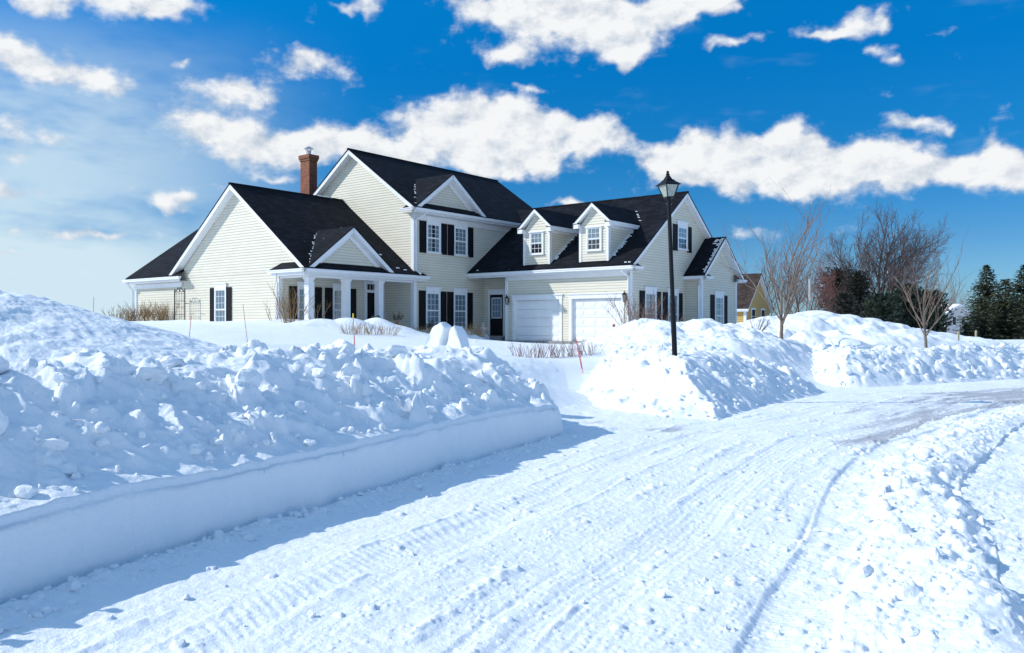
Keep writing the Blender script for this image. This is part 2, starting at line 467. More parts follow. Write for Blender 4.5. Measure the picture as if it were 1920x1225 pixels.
# eaves and corners
MB().fbox(f0, -.0, 7.3, Z(2.32), Z(2.56), .0, .035).build('frieze_board', M['trim'], house)
corner(0, 0, Z(-.95), Z(2.5)); corner(0, 7.3, Z(-.95), Z(2.4), dy=-1)
PG = .722
gz = lambda x: Z(2.75) + PG * (x + .4)
roof([(-.4, -.35, gz(-.4)), (5.07, -.35, gz(5.07)), (5.07, 10.6, gz(5.07)), (3.5, 9.66, gz(3.5)), (-.4, 9.66, gz(-.4))])
roof([(5.07, -.35, gz(5.07)), (10.54, -.35, gz(-.4)), (10.54, 9.66, gz(-.4)), (5.07, 10.6, gz(5.07))])
gutter([(-.44, -.42), (-.44, 9.52)], Z(2.72)); gutter([(-.44, -.42), (.32, -.42)], Z(2.72))
MB().box(-.40, .0, -.38, 9.5, Z(2.5), Z(2.53)).box(-.40, .36, -.38, .0, Z(2.501), Z(2.53)).box(-.40, -.36, -.36, 9.58, Z(2.53), Z(2.70)).each('soffit', M['soffit'], house)
MB().slab([(-.42, -.40, Z(2.74)), (.36, -.40, Z(2.74)), (.28, -.03, Z(3.0)), (-.1, -.03, Z(3.0))], .03).each('eave_return', M['shingle'], house)
MB().box(5.0, 5.14, -.37, 10.5, gz(5.07) + .02, gz(5.07) + .085).build('ridge_cap', M['shingle'], house)
downspout([(-.42, .22, Z(2.62)), (-.40, .22, Z(2.5)), (-.08, .06, Z(2.25)), (-.08, .06, Z(-.9))])

# entry in the corner between the garage and the main block
f1 = Fx(1.0)
fr = MB(); fr.fbox(f1, 8.16, 8.28, Z(-.5), Z(1.68), .01, .05); fr.fbox(f1, 9.18, 9.30, Z(-.5), Z(1.68), .01, .05)
fr.fbox(f1, 8.14, 9.32, Z(1.68), Z(1.92), .01, .055); fr.fbox(f1, 8.08, 9.38, Z(1.92), Z(1.97), .01, .10)
fr.build('door_frame', M['trim'], house)
sd = MB().fbox(f1, 8.28, 9.18, Z(-.5), Z(1.68), .022, .035).build('side_door', M['black'], house)
MB().fbox(f1, 8.38, 9.06, Z(.42), Z(1.52), .035, .05).build('door_trim', M['trim'], sd)
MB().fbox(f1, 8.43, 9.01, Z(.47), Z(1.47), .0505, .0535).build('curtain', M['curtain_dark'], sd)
mb = MB()
for k in (1, 2): mb.fbox(f1, 8.43 + .58 * k / 3 - .008, 8.43 + .58 * k / 3 + .008, Z(.47), Z(1.47), .0545, .06)
for k in (1, 2): mb.fbox(f1, 8.43, 9.01, Z(.47) + k / 3 - .008, Z(.47) + k / 3 + .008, .0543, .0598)
mb.build('glazing_bar', M['trim'], sd)
MB().lathe([(.0, .0), (.03, .01), (.035, .04), (.0, .06)], sides=10).build('handle', M['steel'], sd).location = (1.0 - .09, 9.1, Z(.35))
MB().box(.15, .98, 7.75, 9.55, Z(-.72), Z(-.55)).box(-.35, .15, 7.75, 9.55, Z(-.9), Z(-.72)).each('step', M['concrete'], house)

# two lanterns by the garage doors
def wall_lamp(F, a, z):
    o = MB().fbox(F, a - .05, a + .05, z - .12, z + .10, .04, .06)
    o.tube([F(a, z - .05, .05), F(a, z + .02, .16), F(a, z + .16, .17)], .014, 6)
    p = F(a, 0, .17)
    o.lathe([(.115, z + .10), (.10, z + .125), (.05, z + .19), (.02, z + .24), (.028, z + .26), (.004, z + .31)], (p[0], p[1]), 8)
    o.lathe([(.04, z - .22), (.06, z - .2), (.065, z - .185)], (p[0], p[1]), 8)
    for k in range(6):
        t = math.pi / 3 * k
        o.tube([(p[0] + .06 * math.cos(t), p[1] + .06 * math.sin(t), z - .19), (p[0] + .10 * math.cos(t), p[1] + .10 * math.sin(t), z + .11)], .008, 4)
    l = o.build('wall_lamp', M['black_metal'], house)
    MB().lathe([(.05, z - .185), (.085, z + .10)], (p[0], p[1]), 6).build('lamp_glass', M['lantern_glass'], l)
wall_lamp(f0, 7.12, Z(1.32)); wall_lamp(f0, .22, Z(1.33))

# windows of the right hand gable
fy0 = Fy(0.0)
window(fy0, 1.80, 1.10, Z(-.35), Z(1.55), .32, sz=(Z(-.42), Z(1.66)), cur=2)
window(fy0, 4.06, 1.10, Z(-.35), Z(1.55), .32, sz=(Z(-.42), Z(1.66)), cur=2)
window(fy0, 5.08, 1.08, Z(3.92), Z(4.97), .32, sz=(Z(3.76), Z(5.08)), cur=3)
# bump-out
BX0, BX1, BY = 5.6, 9.84, -.82; bc = 7.72
zb = lambda x: Z(4.58) - .834 * abs(x - bc)
siding(Fy(BY), [(BX0, ZB), (BX1, ZB), (BX1, Z(2.6)), (bc, Z(4.42)), (BX0, Z(2.6))], parent=house)
siding(Fx(BX0), [(BY, ZB), (0, ZB), (0, Z(2.55)), (BY, Z(2.55))], parent=house)
MB().box(BX1 - .02, BX1, BY, 0, ZB, Z(2.5)).build('wall', M['siding'], house)
corner(BX0, BY, Z(-.95), Z(2.42)); corner(BX1, BY, Z(-.95), Z(2.42), dx=-1)
roof([(5.25, -1.17, zb(5.25)), (bc, -1.17, Z(4.58)), (bc, .02, Z(4.58)), (5.25, .02, zb(5.25))])
roof([(bc, -1.17, Z(4.58)), (10.19, -1.17, zb(10.19)), (10.19, .02, zb(10.19)), (bc, .02, Z(4.58))])
MB().box(bc - .06, bc + .06, -1.19, -.0, Z(4.605), Z(4.66)).build('ridge_cap', M['shingle'], house)
gutter([(5.2, -1.2), (5.2, -.03)], Z(2.5)); gutter([(5.2, -1.2), (6.0, -1.2)], Z(2.5)); gutter([(9.45, -1.2), (10.2, -1.2)], Z(2.5))
MB().box(5.24, 6.0, -1.16, -.84, Z(2.36), Z(2.385)).box(9.45, 10.2, -1.16, -.84, Z(2.36), Z(2.385)).box(5.24, 5.6, -.84, -.02, Z(2.361), Z(2.386)).each('soffit', M['soffit'], house)
MB().slab([(5.22, -1.18, Z(2.52)), (6.04, -1.18, Z(2.52)), (5.9, -.86, Z(2.76)), (5.5, -.86, Z(2.76))], .03).slab([(9.40, -1.18, Z(2.52)), (10.2, -1.18, Z(2.52)), (9.9, -.86, Z(2.76)), (9.55, -.86, Z(2.76))], .03).each('eave_return', M['shingle'], house)
downspout([(5.22, -1.0, Z(2.4)), (5.22, -1.0, Z(2.3)), (5.50, -.72, Z(2.0)), (5.50, -.72, Z(-.9))])
window(Fy(BY), 7.60, 1.10, Z(-.40), Z(1.50), .32, sz=(Z(-.45), Z(1.62)), cur=2)
# back and far sides, plain
MB().box(10.12, 10.14, .0, 9.6, ZB, Z(2.7)).build('wall', M['siding'], house)

# ---- dormers
def dormer(c):
    d = MB().box(.0, .02, c - .80, c + .80, Z(2.9), Z(3.0)).build('dormer', M['trim'], house)
    F = Fx(-.03); e = Z(4.74); pk = Z(5.79)
    siding(F, [(c - .80, Z(2.98)), (c + .80, Z(2.98)), (c + .80, e), (c, pk - .12), (c - .80, e)], 'dormer_wall', parent=d)
    siding(Fy(c - .80), [(-.03, Z(2.98)), (2.5, e), (-.03, e)], 'cheek', parent=d)
    MB().box(-.03, 2.4, c + .78, c + .80, Z(3.3), e).build('cheek', M['siding'], d)
    t = MB()
    for q, sg in ((c - .80, 1), (c + .80, -1)):
        t.box(-.065, -.03, q - .035 * sg, q + .10 * sg, Z(2.98), e)
    t.box(-.065, .09, c - .835, c - .80, Z(3.03), e)
    # stepped trim where the cheek meets the roof
    t.slab([(.05, c - .83, gz(.05) + .12), (2.42, c - .83, gz(2.42) + .12), (2.42, c - .80, gz(2.42) + .12), (.05, c - .80, gz(.05) + .12)], .12)
    t.box(-.03, 2.4, c - .83, c - .80, e - .16, e - .04)
    t.each('dormer_trim', M['trim'], d)
    x0 = -.28; zr = Z(5.80); ze = Z(4.90); yb = 1.02
    xi = lambda z: -.4 + (z - Z(2.75)) / PG
    for sg in (-1, 1):
        pts = [(x0, c, zr), (x0, c + sg * yb, ze), (xi(ze) + .1, c + sg * yb, ze), (xi(zr) + .1, c, zr)]
        MB().slab(pts, .045, .05).build('dormer_roof', M['shingle'], d)
        pi = [(x0 + .02, c, zr), (x0 + .02, c + sg * (yb - .02), ze), (xi(ze), c + sg * (yb - .02), ze), (xi(zr), c, zr)]
        MB().slab(pi, .17, .003).build('rake_board', M['trim'], d)
    fb = MB()
    for sg in (-1, 1):
        fb.box(x0, -.04, c + sg * .74, c + sg * (yb + .01), ze - .26, ze - .06)
        fb.box(x0, xi(ze - .1), c + sg * (yb - .04), c + sg * (yb + .015), ze - .20, ze + .0)
        fb.box(-.03, xi(ze - .25), c + sg * .82, c + sg * (yb - .05), ze - .20, ze - .18)
    fb.each('cornice', M['trim'], d)
    rt = MB()
    for sg in (-1, 1):
        rt.slab([(x0 - .01, c + sg * .72, ze - .04), (x0 - .01, c + sg * (yb + .01), ze - .04), (-.05, c + sg * (yb - .1), ze + .05), (-.05, c + sg * .80, ze + .05)], .02)
    rt.each('eave_return', M['shingle'], d)
    # little ridges of snow caught on each course beside the cheek and in the valley
    sn = MB(); rng = random.Random(int(c * 10))
    for k in range(26):
        x = .25 + 2.15 * k / 26 + rng.uniform(-.02, .02); L = rng.uniform(.05, .22)
        if rng.random() < .2: continue
        y1 = c - .84
        sn.slab([(x, y1 - L, gz(x) + .085), (x + .05, y1 - L * .7, gz(x + .05) + .085), (x + .055, y1, gz(x + .055) + .10), (x, y1, gz(x) + .10)], .02)
    for k in range(9):
        z = ze + (zr - ze) * (k + .5) / 9; x = xi(z) - .02; y = c - yb * (zr - z) / (zr - ze)
        if rng.random() < .3: continue
        sn.slab([(x, y - .10, z + .07), (x + .05, y - .10, z + .075), (x + .05, y + .02, z + .085), (x, y + .02, z + .085)], .03)
    sn.build('snow_patch', M['snow'], d)['kind'] = 'stuff'
    window(F, c - .01, .86, Z(3.62), Z(4.62), .08, shut=False, cur=3, parent=d)
dormer(1.94); dormer(5.31)

# ---- main block
fm = Fy(9.6); XL = -4.33; XR = 7.0
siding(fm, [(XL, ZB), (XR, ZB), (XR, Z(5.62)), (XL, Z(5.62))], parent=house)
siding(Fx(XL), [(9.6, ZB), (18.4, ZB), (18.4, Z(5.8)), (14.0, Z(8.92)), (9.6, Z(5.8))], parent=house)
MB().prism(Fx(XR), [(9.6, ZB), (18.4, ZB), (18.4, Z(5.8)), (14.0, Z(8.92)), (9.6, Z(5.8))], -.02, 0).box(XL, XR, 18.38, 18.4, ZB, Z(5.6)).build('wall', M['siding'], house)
PM = .704; mz = lambda y: Z(5.75) + PM * (y - 9.2)
roof([(-4.73, 9.2, mz(9.2)), (7.4, 9.2, mz(9.2)), (7.4, 14.0, mz(14)), (-4.73, 14.0, mz(14))], trim=.22)
roof([(-4.73, 14.0, mz(14)), (7.4, 14.0, mz(14)), (7.4, 18.8, mz(9.2)), (-4.73, 18.8, mz(9.2))], trim=.22)
MB().box(-4.75, 7.42, 13.93, 14.07, mz(14) + .02, mz(14) + .085).build('ridge_cap', M['shingle'], house)
gutter([(-4.78, 9.14), (3.6, 9.14)], Z(5.72)); gutter([(-4.78, 9.14), (-4.78, 9.95)], Z(5.72))
MB().box(-4.74, 7.3, 9.16, 9.6, Z(5.50), Z(5.53)).box(-4.74, -4.33, 9.6, 9.95, Z(5.50), Z(5.53)).box(-4.74, 7.3, 9.19, 9.23, Z(5.53), Z(5.69)).each('soffit', M['soffit'], house)
MB().fbox(fm, XL, 3.7, Z(5.24), Z(5.52), .0, .035).build('frieze_board', M['trim'], house)
MB().slab([(-4.78, 9.18, Z(5.73)), (-4.78, 10.0, Z(5.73)), (-4.36, 9.95, Z(6.0)), (-4.36, 9.4, Z(6.0))], .03).each('eave_return', M['shingle'], house)
corner(XL, 9.6, Z(-.95), Z(5.5), w=.17)
downspout([(-3.95, 9.16, Z(5.62)), (-3.95, 9.2, Z(5.48)), (-4.25, 9.52, Z(5.2)), (-4.25, 9.52, Z(2.75)), (-4.12, 9.3, Z(2.55))])
# cross gable over the upper windows
def cross(c, hw, y0, yw, zf, zp, slope, wz):
    yk = y0 + (zp - zf) / slope
    for sg in (-1, 1):
        roof([(c + sg * hw, y0, zf), (c, y0, zp), (c, yk, zp)], trim=.22)
    k = (zp - zf) / hw
    wl = zf + slope * (yw - y0)                 # where the roof passes the small wall
    hb = (zp - .2 - wl) / k
    siding(Fy(yw), [(c - hb, wl - .1), (c + hb, wl - .1), (c + hb, wl), (c, zp - .2), (c - hb, wl)], 'wall', parent=house)
    # white frieze boards that follow the rake on the little wall
    for sg in (-1, 1):
        MB().prism(Fy(yw), [(c, zp - .22), (c + sg * hb, wl - .02), (c + sg * (hb - .32), wl - .02), (c, zp - .46)], .024, .045).build('frieze_board', M['trim'], house)
cross(-1.9, 2.64, 9.19, 9.62, Z(5.77), Z(7.70), PM, 0)
for c in (-2.98, -.95):
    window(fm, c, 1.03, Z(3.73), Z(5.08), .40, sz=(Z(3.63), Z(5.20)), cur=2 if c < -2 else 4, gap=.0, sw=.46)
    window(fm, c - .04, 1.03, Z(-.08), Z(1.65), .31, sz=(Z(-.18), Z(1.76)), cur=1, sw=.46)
for z0, z1 in ((3.63, 5.2), (-.18, 1.76)):
    pass

# ---- wing with the porch
WX = -10.65; fw = Fx(WX)
siding(fw, [(11.67, ZB), (24.3, ZB), (24.3, Z(2.38)), (11.67, Z(2.38))], parent=house)
siding(fw, [(9.75, Z(2.5)), (20.0, Z(2.5)), (14.9, Z(6.42)), ], parent=house)
MB().prism(fw, [(9.6, Z(2.39)), (20.1, Z(2.39)), (20.1, Z(2.5)), (9.6, Z(2.5))], .0, .012).build('wall', M['siding'], house)
siding(Fy(11.67), [(WX, ZB), (XL, ZB), (XL, Z(2.35)), (WX, Z(2.35))], parent=house)
MB().box(WX, XL, 24.28, 24.3, ZB, Z(2.3)).build('wall', M['siding'], house)
PW = .744; wz = lambda y: Z(2.47) + PW * (y - 9.35)
roof([(-11.05, 9.35, wz(9.35)), (-4.34, 9.35, wz(9.35)), (-4.34, 14.9, wz(14.9)), (-11.05, 14.9, wz(14.9))], trim=.22)
roof([(-11.05, 14.9, wz(14.9)), (-4.34, 14.9, wz(14.9)), (-4.34, 20.45, wz(9.35)), (-11.05, 20.45, wz(9.35))], trim=.22)
roof([(-4.34, 9.355, wz(9.35)), (-3.68, 9.355, wz(9.35)), (-4.0, 9.57, wz(9.57)), (-4.34, 9.57, wz(9.57))], trim=0)
MB().box(-11.07, -4.36, 14.83, 14.97, wz(14.9) + .02, wz(14.9) + .085).build('ridge_cap', M['shingle'], house)
gutter([(-11.1, 9.28), (-3.62, 9.28)], Z(2.44)); gutter([(-11.1, 9.28), (-11.1, 11.75)], Z(2.44))
MB().box(-11.06, -3.66, 9.33, 9.62, Z(2.2), Z(2.225)).box(-11.06, -10.6, 9.62, 11.66, Z(2.2), Z(2.225)).box(-11.06, -3.66, 9.34, 9.37, Z(2.225), Z(2.41)).box(-11.06, -11.03, 9.37, 11.66, Z(2.225), Z(2.41)).each('soffit', M['soffit'], house)
# beam over the columns and porch ceiling
MB().box(-10.62, -4.36, 9.62, 9.86, Z(2.12), Z(2.36)).box(-10.62, -10.40, 9.86, 11.65, Z(2.12), Z(2.36)).build('porch_beam', M['trim'], house)
MB().box(-10.38, -4.35, 9.87, 11.64, Z(2.23), Z(2.26)).build('porch_ceiling', M['soffit'], house)
MB().box(-10.75, -4.35, 9.5, 11.65, Z(-.62), Z(-.45)).build('porch_floor', M['concrete'], house)
# pent strip on the open side of the porch
MB().slab([(-11.08, 9.33, Z(2.46)), (-11.08, 11.85, Z(2.46)), (-10.67, 11.45, Z(2.80)), (-10.67, 9.7, Z(2.80))], .03).each('eave_return', M['shingle'], house)
def column(x, y):
    mb = MB(); w = .15
    mb.box(x - w, x + w, y - w, y + w, Z(-.45), Z(2.12))
    mb.box(x - w - .04, x + w + .04, y - w - .04, y + w + .04, Z(2.02), Z(2.118))
    mb.box(x - w - .02, x + w + .02, y - w - .02, y + w + .02, Z(1.72), Z(1.76))
    mb.box(x - w - .04, x + w + .04, y - w - .04, y + w + .04, Z(-.449), Z(-.25))
    mb.build('column', M['trim'], house, bevel=.01)
for x in (-10.46, -8.43, -6.43): column(x, 9.78)
corner(WX, 11.67, Z(-.95), Z(2.12), w=.16); corner(XL, 11.67, Z(-.6), Z(2.2), w=.01)
downspout([(-11.08, 11.3, Z(2.35)), (-11.07, 11.3, Z(2.2)), (-10.78, 11.6, Z(1.9)), (-10.78, 11.6, Z(-.9))])
fp = Fy(11.67)
window(fp, -9.22, .95, Z(-.2), Z(1.71), .32, sz=(Z(-.3), Z(1.81)), cur=2, sw=.44)
window(fp, -7.17, 1.0, Z(-.2), Z(1.71), .32, sz=(Z(-.3), Z(1.81)), cur=4, sw=.44)
fr = MB(); fr.fbox(fp, -5.71, -5.53, Z(-.45), Z(2.08), .01, .06); fr.fbox(fp, -4.72, -4.54, Z(-.45), Z(2.08), .01, .06)
fr.fbox(fp, -5.73, -4.52, Z(2.08), Z(2.22), .01, .07); fr.fbox(fp, -5.53, -4.72, Z(1.66), Z(1.80), .01, .055)
fr.build('door_frame', M['trim'], house)
dd = MB().fbox(fp, -5.53, -4.72, Z(-.45), Z(1.66), .022, .035).build('front_door', M['black'], house)
mb = MB()
for (a, b, q0, q1) in ((-5.43, -5.17, .75, 1.5), (-5.08, -4.82, .75, 1.5), (-5.43, -5.17, -.25, .6), (-5.08, -4.82, -.25, .6)): mb.fbox(fp, a, b, Z(q0), Z(q1), .035, .045)
mb.build('door_panel', M['black'], dd)
MB().lathe([(.0, .0), (.03, .01), (.035, .04), (.0, .06)], sides=10).build('handle', M['steel'], dd).location = (-4.8, 11.67 - .07, Z(.5))
mb = MB()
mb.fbox(fp, -5.53, -4.72, Z(1.80), Z(2.08), .022, .03)
tr = mb.build('transom', M['room'], house)
mb = MB()
for k in range(1, 4): mb.fbox(fp, -5.53 + .81 * k / 4 - .009, -5.53 + .81 * k / 4 + .009, Z(1.80), Z(2.08), .03, .045)
mb.build('glazing_bar', M['trim'], tr)
cross(-8.32, 2.51, 9.34, 9.70, Z(2.49), Z(4.42), PW, 0)
window(fw, 16.2, .98, Z(-.15), Z(1.74), .33, sz=(Z(-.25), Z(1.85)), cur=1, sw=.40)
# rear extension behind the wing
rz_ = lambda x: Z(2.5) + .72 * (x + 11.05)
roof([(-11.05, 20.4, rz_(-11.05)), (-11.05, 24.7, rz_(-11.05)), (-6.05, 24.7, rz_(-6.05)), (-6.05, 15.7, rz_(-6.05))], trim=.18)
roof([(-6.05, 24.7, rz_(-6.05)), (-1.2, 24.7, Z(2.6)), (-1.2, 18.5, Z(2.6)), (-6.05, 18.5, rz_(-6.05))], trim=.18)
roof([(-11.05, 19.25, Z(2.5)), (-11.05, 20.5, Z(2.5)), (-10.62, 20.5, Z(2.81)), (-10.62, 19.5, Z(2.81))], trim=0)
gutter([(-11.1, 19.2), (-11.1, 24.75)], Z(2.47))
MB().box(-11.06, -10.68, 19.25, 24.7, Z(2.24), Z(2.265)).box(-11.06, -11.03, 19.25, 24.7, Z(2.265), Z(2.44)).each('soffit', M['soffit'], house)
MB().fbox(fw, 19.6, 24.26, Z(1.98), Z(2.22), .02, .12).build('frieze_board', M['trim'], house)
corner(WX, 24.3, Z(-.95), Z(2.2), dy=-1)
downspout([(-11.08, 24.4, Z(2.38)), (-11.07, 24.4, Z(2.2)), (-10.80, 24.34, Z(1.9)), (-10.80, 24.34, Z(-.9))])
# chimney
ch = MB()
x0, x1, y0, y1 = -3.5, -2.95, 18.75, 19.55
ch.box(x0, x1, y0, y1, ZB, Z(9.38)); ch.box(x0 - .04, x1 + .04, y0 - .04, y1 + .04, Z(9.38), Z(9.5)); ch.box(x0 - .08, x1 + .08, y0 - .08, y1 + .08, Z(9.5), Z(9.72))
c = ch.build('chimney', M['brick'], house)
mb = MB().lathe([(.13, Z(9.72)), (.13, Z(10.0))], ((x0 + x1) / 2, (y0 + y1) / 2), 12).lathe([(.30, Z(10.1)), (.05, Z(10.24))], ((x0 + x1) / 2, (y0 + y1) / 2), 12)
for k in range(4):
    t = k * math.pi / 2 + .4; mb.tube([((x0 + x1) / 2 + .13 * math.cos(t), (y0 + y1) / 2 + .13 * math.sin(t), Z(9.95)), ((x0 + x1) / 2 + .22 * math.cos(t), (y0 + y1) / 2 + .22 * math.sin(t), Z(10.12))], .012, 4)
mb.build('flue_cap', M['steel'], c)
# snow lines in the valleys and on a ridge
rng = random.Random(3)
sn = MB()
def bit(x, y, z, L=.12, w=.05): sn.slab([(x - L / 2, y - w / 2, z), (x + L / 2, y - w / 2, z), (x + L / 2, y + w / 2, z), (x - L / 2, y + w / 2, z)], .05)
for k in range(20):                                   # wing valley beside the porch gable
    t = rng.random(); y = 9.5 + 2.3 * t; x = -8.32 - 2.51 * (1 - (y - 9.35) / 2.6) + rng.uniform(-.08, .08)
    bit(x, y, wz(y) + .10, rng.uniform(.04, .12), .04)
for k in range(16):
    t = rng.random(); y = 9.4 + 2.0 * t; x = -1.9 - 2.64 * (1 - (y - 9.2) / 2.73) + rng.uniform(-.1, .1)
    bit(x, y, mz(y) + .09, rng.uniform(.04, .12), .04)
for k in range(26):                                   # bump-out roof, along the rake
    x = 5.35 + 2.3 * (k + .5) / 26; L = rng.uniform(.05, .26) * (.7 + .5 * (k / 26)); bit(x, -1.12 + L / 2, zb(x) + .10, .035, L)
for k in range(5):
    x = 7.1 + .55 * rng.random(); bit(x, rng.uniform(-.95, -.3), zb(x) + .10, .04, rng.uniform(.1, .3))
for k in range(7):
    bit(-5.9 + k * .12 + .03 * rng.random(), 14.86, wz(14.9) + .115, .16, .09)
for x, y in ((-5.3, 9.7), (-4.9, 9.6), (-5.6, 10.6)): bit(x, y, wz(y) + .09, .18, .04)
for x in (-.1, .1, 9.0): bit(-.25, x, gz(-.25) + .08, .05, .12)
sn.build('snow_patch', M['snow'], house)['kind'] = 'stuff'

# ---- street lamp
lp = empty('street_lamp', (3.84, 19.4, .0), 0)
tag(lp, 'tall black lamp post with a four sided glass lantern rising from a snow bank', 'street lamp')
lp.rotation_euler = (0, R(-2.2), 0)
h0 = 4.78; RT = math.pi / 4 + .42
def lat(mb, prof, sides=12): return mb.lathe([(r_ * .80, h0 + z * .66) for r_, z in prof], (0, 0), sides, RT if sides == 4 else 0)
MB().lathe([(.062, -.6), (.062, 2.35), (.052, 2.40), (.047, h0 - .22), (.055, h0 - .2), (.055, h0 - .17), (.045, h0 - .15), (.045, h0)], (0, 0), 16).build('post', M['black_metal'], lp, smooth=False)
mb = lat(MB(), [(.07, -.05), (.11, 0), (.14, .015), (.14, .04)])
lat(mb, [(.17, .03), (.17, .06)], 4)
lat(mb, [(.38, .47), (.37, .495), (.22, .60), (.17, .66), (.16, .67)], 4)
lat(mb, [(.14, .665), (.12, .70), (.055, .82), (.045, .84), (.065, .86), (.028, .90), (.046, .93), (.04, .965), (.004, .99)])
for k in range(4):
    t = math.pi / 2 * k + RT
    mb.tube([(.125 * math.cos(t), .125 * math.sin(t), h0 + .033), (.245 * math.cos(t), .245 * math.sin(t), h0 + .32)], .014, 4)
mb.build('lantern_frame', M['black_metal'], lp)
lat(MB(), [(.150, .062), (.292, .465)], 4).build('lantern_glass', M['lantern_glass'], lp)
# ------------------------------------------------------------------ numpy noise
def h2(i, j, seed):
    n = (i.astype(np.int64) * 374761393 + j.astype(np.int64) * 668265263 + seed * 974634777) & 0xffffffff
    n = ((n ^ (n >> 13)) * 1274126177) & 0xffffffff
    return ((n ^ (n >> 16)) & 0xffffff).astype(np.float32) / np.float32(16777215)

def vn(x, y, seed=0):
    i = np.floor(x); j = np.floor(y); fx = (x - i).astype(np.float32); fy = (y - j).astype(np.float32)
    i = i.astype(np.int64); j = j.astype(np.int64)
    u = fx * fx * fx * (fx * (fx * 6 - 15) + 10); v = fy * fy * fy * (fy * (fy * 6 - 15) + 10)
    a = h2(i, j, seed); b = h2(i + 1, j, seed); c = h2(i, j + 1, seed); d = h2(i + 1, j + 1, seed)
    return (a + (b - a) * u + (c - a) * v + (a - b - c + d) * u * v) * 2 - 1

def fbm(x, y, o=4, seed=0, gain=.5):
    s = 0; a = 1.0; t = 0
    for k in range(o):
        c, sn = math.cos(.6 * k + .3), math.sin(.6 * k + .3)
        s = s + a * vn((x * c - y * sn) * 2.03 ** k + 17.3 * k, (x * sn + y * c) * 2.03 ** k - 9.1 * k, seed + k); t += a; a *= gain
    return s / t

def worley(x, y, seed=0):
    """distance to the nearest cell point, and that cell's random number"""
    i = np.floor(x).astype(np.int64); j = np.floor(y).astype(np.int64)
    best = np.full(x.shape, 9.0, np.float32); cid = np.zeros(x.shape, np.float32)
    for di in (-1, 0, 1):
        for dj in (-1, 0, 1):
            a = i + di; b = j + dj
            px = a + h2(a, b, seed); py = b + h2(a, b, seed + 5)
            d = ((px - x) ** 2 + (py - y) ** 2).astype(np.float32)
            m = d < best; best = np.where(m, d, best); cid = np.where(m, h2(a, b, seed + 9), cid)
    return np.sqrt(best), cid

def sstep(a, b, x):
    t = np.clip((x - a) / (b - a), 0, 1); return t * t * (3 - 2 * t)

def smax(a, b, k):
    h = np.clip(.5 + .5 * (a - b) / k, 0, 1); return b + (a - b) * h + k * h * (1 - h)

def crom(pts, n=5):
    P = [np.array(p, float) for p in pts]; P = [2 * P[0] - P[1]] + P + [2 * P[-1] - P[-2]]; out = []
    for i in range(1, len(P) - 2):
        for k in range(n):
            t = k / n
            out.append(.5 * ((2 * P[i]) + (-P[i - 1] + P[i + 1]) * t + (2 * P[i - 1] - 5 * P[i] + 4 * P[i + 1] - P[i + 2]) * t * t + (-P[i - 1] + 3 * P[i] - 3 * P[i + 1] + P[i + 2]) * t ** 3))
    out.append(P[-2]); return np.array(out)

def polydist(X, Y, pts, far=1e9):
    """signed distance (positive on the left of the direction of travel) and arc length"""
    best = np.full(X.shape, far, np.float32); sg = np.ones(X.shape, np.float32); arc = np.zeros(X.shape, np.float32); L = 0
    n = len(pts) - 1
    for k in range(n):
        ax, ay = pts[k]; bx, by = pts[k + 1]; dx, dy = bx - ax, by - ay; l2 = dx * dx + dy * dy; l = math.sqrt(l2)
        t = ((X - ax) * dx + (Y - ay) * dy) / l2
        tc = np.clip(t, 0 if k else -1e3, 1 if k < n - 1 else 1e3)
        ex = X - ax - tc * dx; ey = Y - ay - tc * dy
        d = ex * ex + ey * ey; m = d < best
        best = np.where(m, d, best); sg = np.where(m, np.where(dx * (Y - ay) - dy * (X - ax) > 0, 1, -1), sg)
        arc = np.where(m, L + tc * l, arc); L += l
    return np.sqrt(best) * sg, arc

EDGE = crom([(-4.3, 2.0), (-3.75, 3.6), (-3.2, 5.2), (-2.98, 5.79), (-2.70, 6.47), (-2.24, 7.46), (-1.46, 8.95), (-.45, 11.1), (.84, 13.36), (2.3, 15.6), (4.1, 17.3),
             (6.2, 19.9), (8.8, 22.9), (11.5, 24.8), (14.3, 26.5), (19, 29), (30, 33.5), (60, 42)], 4)
ENDL = crom([(.84, 13.30), (.86, 13.7), (.80, 14.3), (.45, 15.3), (-.2, 16.5), (-1.2, 18), (-4, 20)], 3)
CBL = crom([(1.15, 24.5), (1.3, 22.6), (1.5, 20.4), (1.95, 18.3), (2.85, 16.7), (3.95, 15.95)], 3)
CBR = crom([(3.95, 15.95), (4.6, 17.0), (5.4, 18.25), (6.5, 19.7), (7.6, 21.2), (8.3, 22.3), (8.6, 23.4), (8.3, 24.8)], 3)
CB = np.concatenate([CBL, CBR[1:]])
RB = crom([(9.2, 26.5), (9.2, 25.2), (9.9, 24.4), (11.5, 24.85), (14.3, 26.5), (17.4, 28.3), (23, 30.8), (33, 34.8), (60, 43)], 3)
BERM = crom([(1.95, 1.5), (2.25, 3.0), (2.45, 4.0), (2.70, 5), (3.0, 6), (3.65, 7.2), (4.6, 9.5), (6.3, 11.9), (10.1, 16.7), (16, 21), (24, 25), (45, 33)], 4)

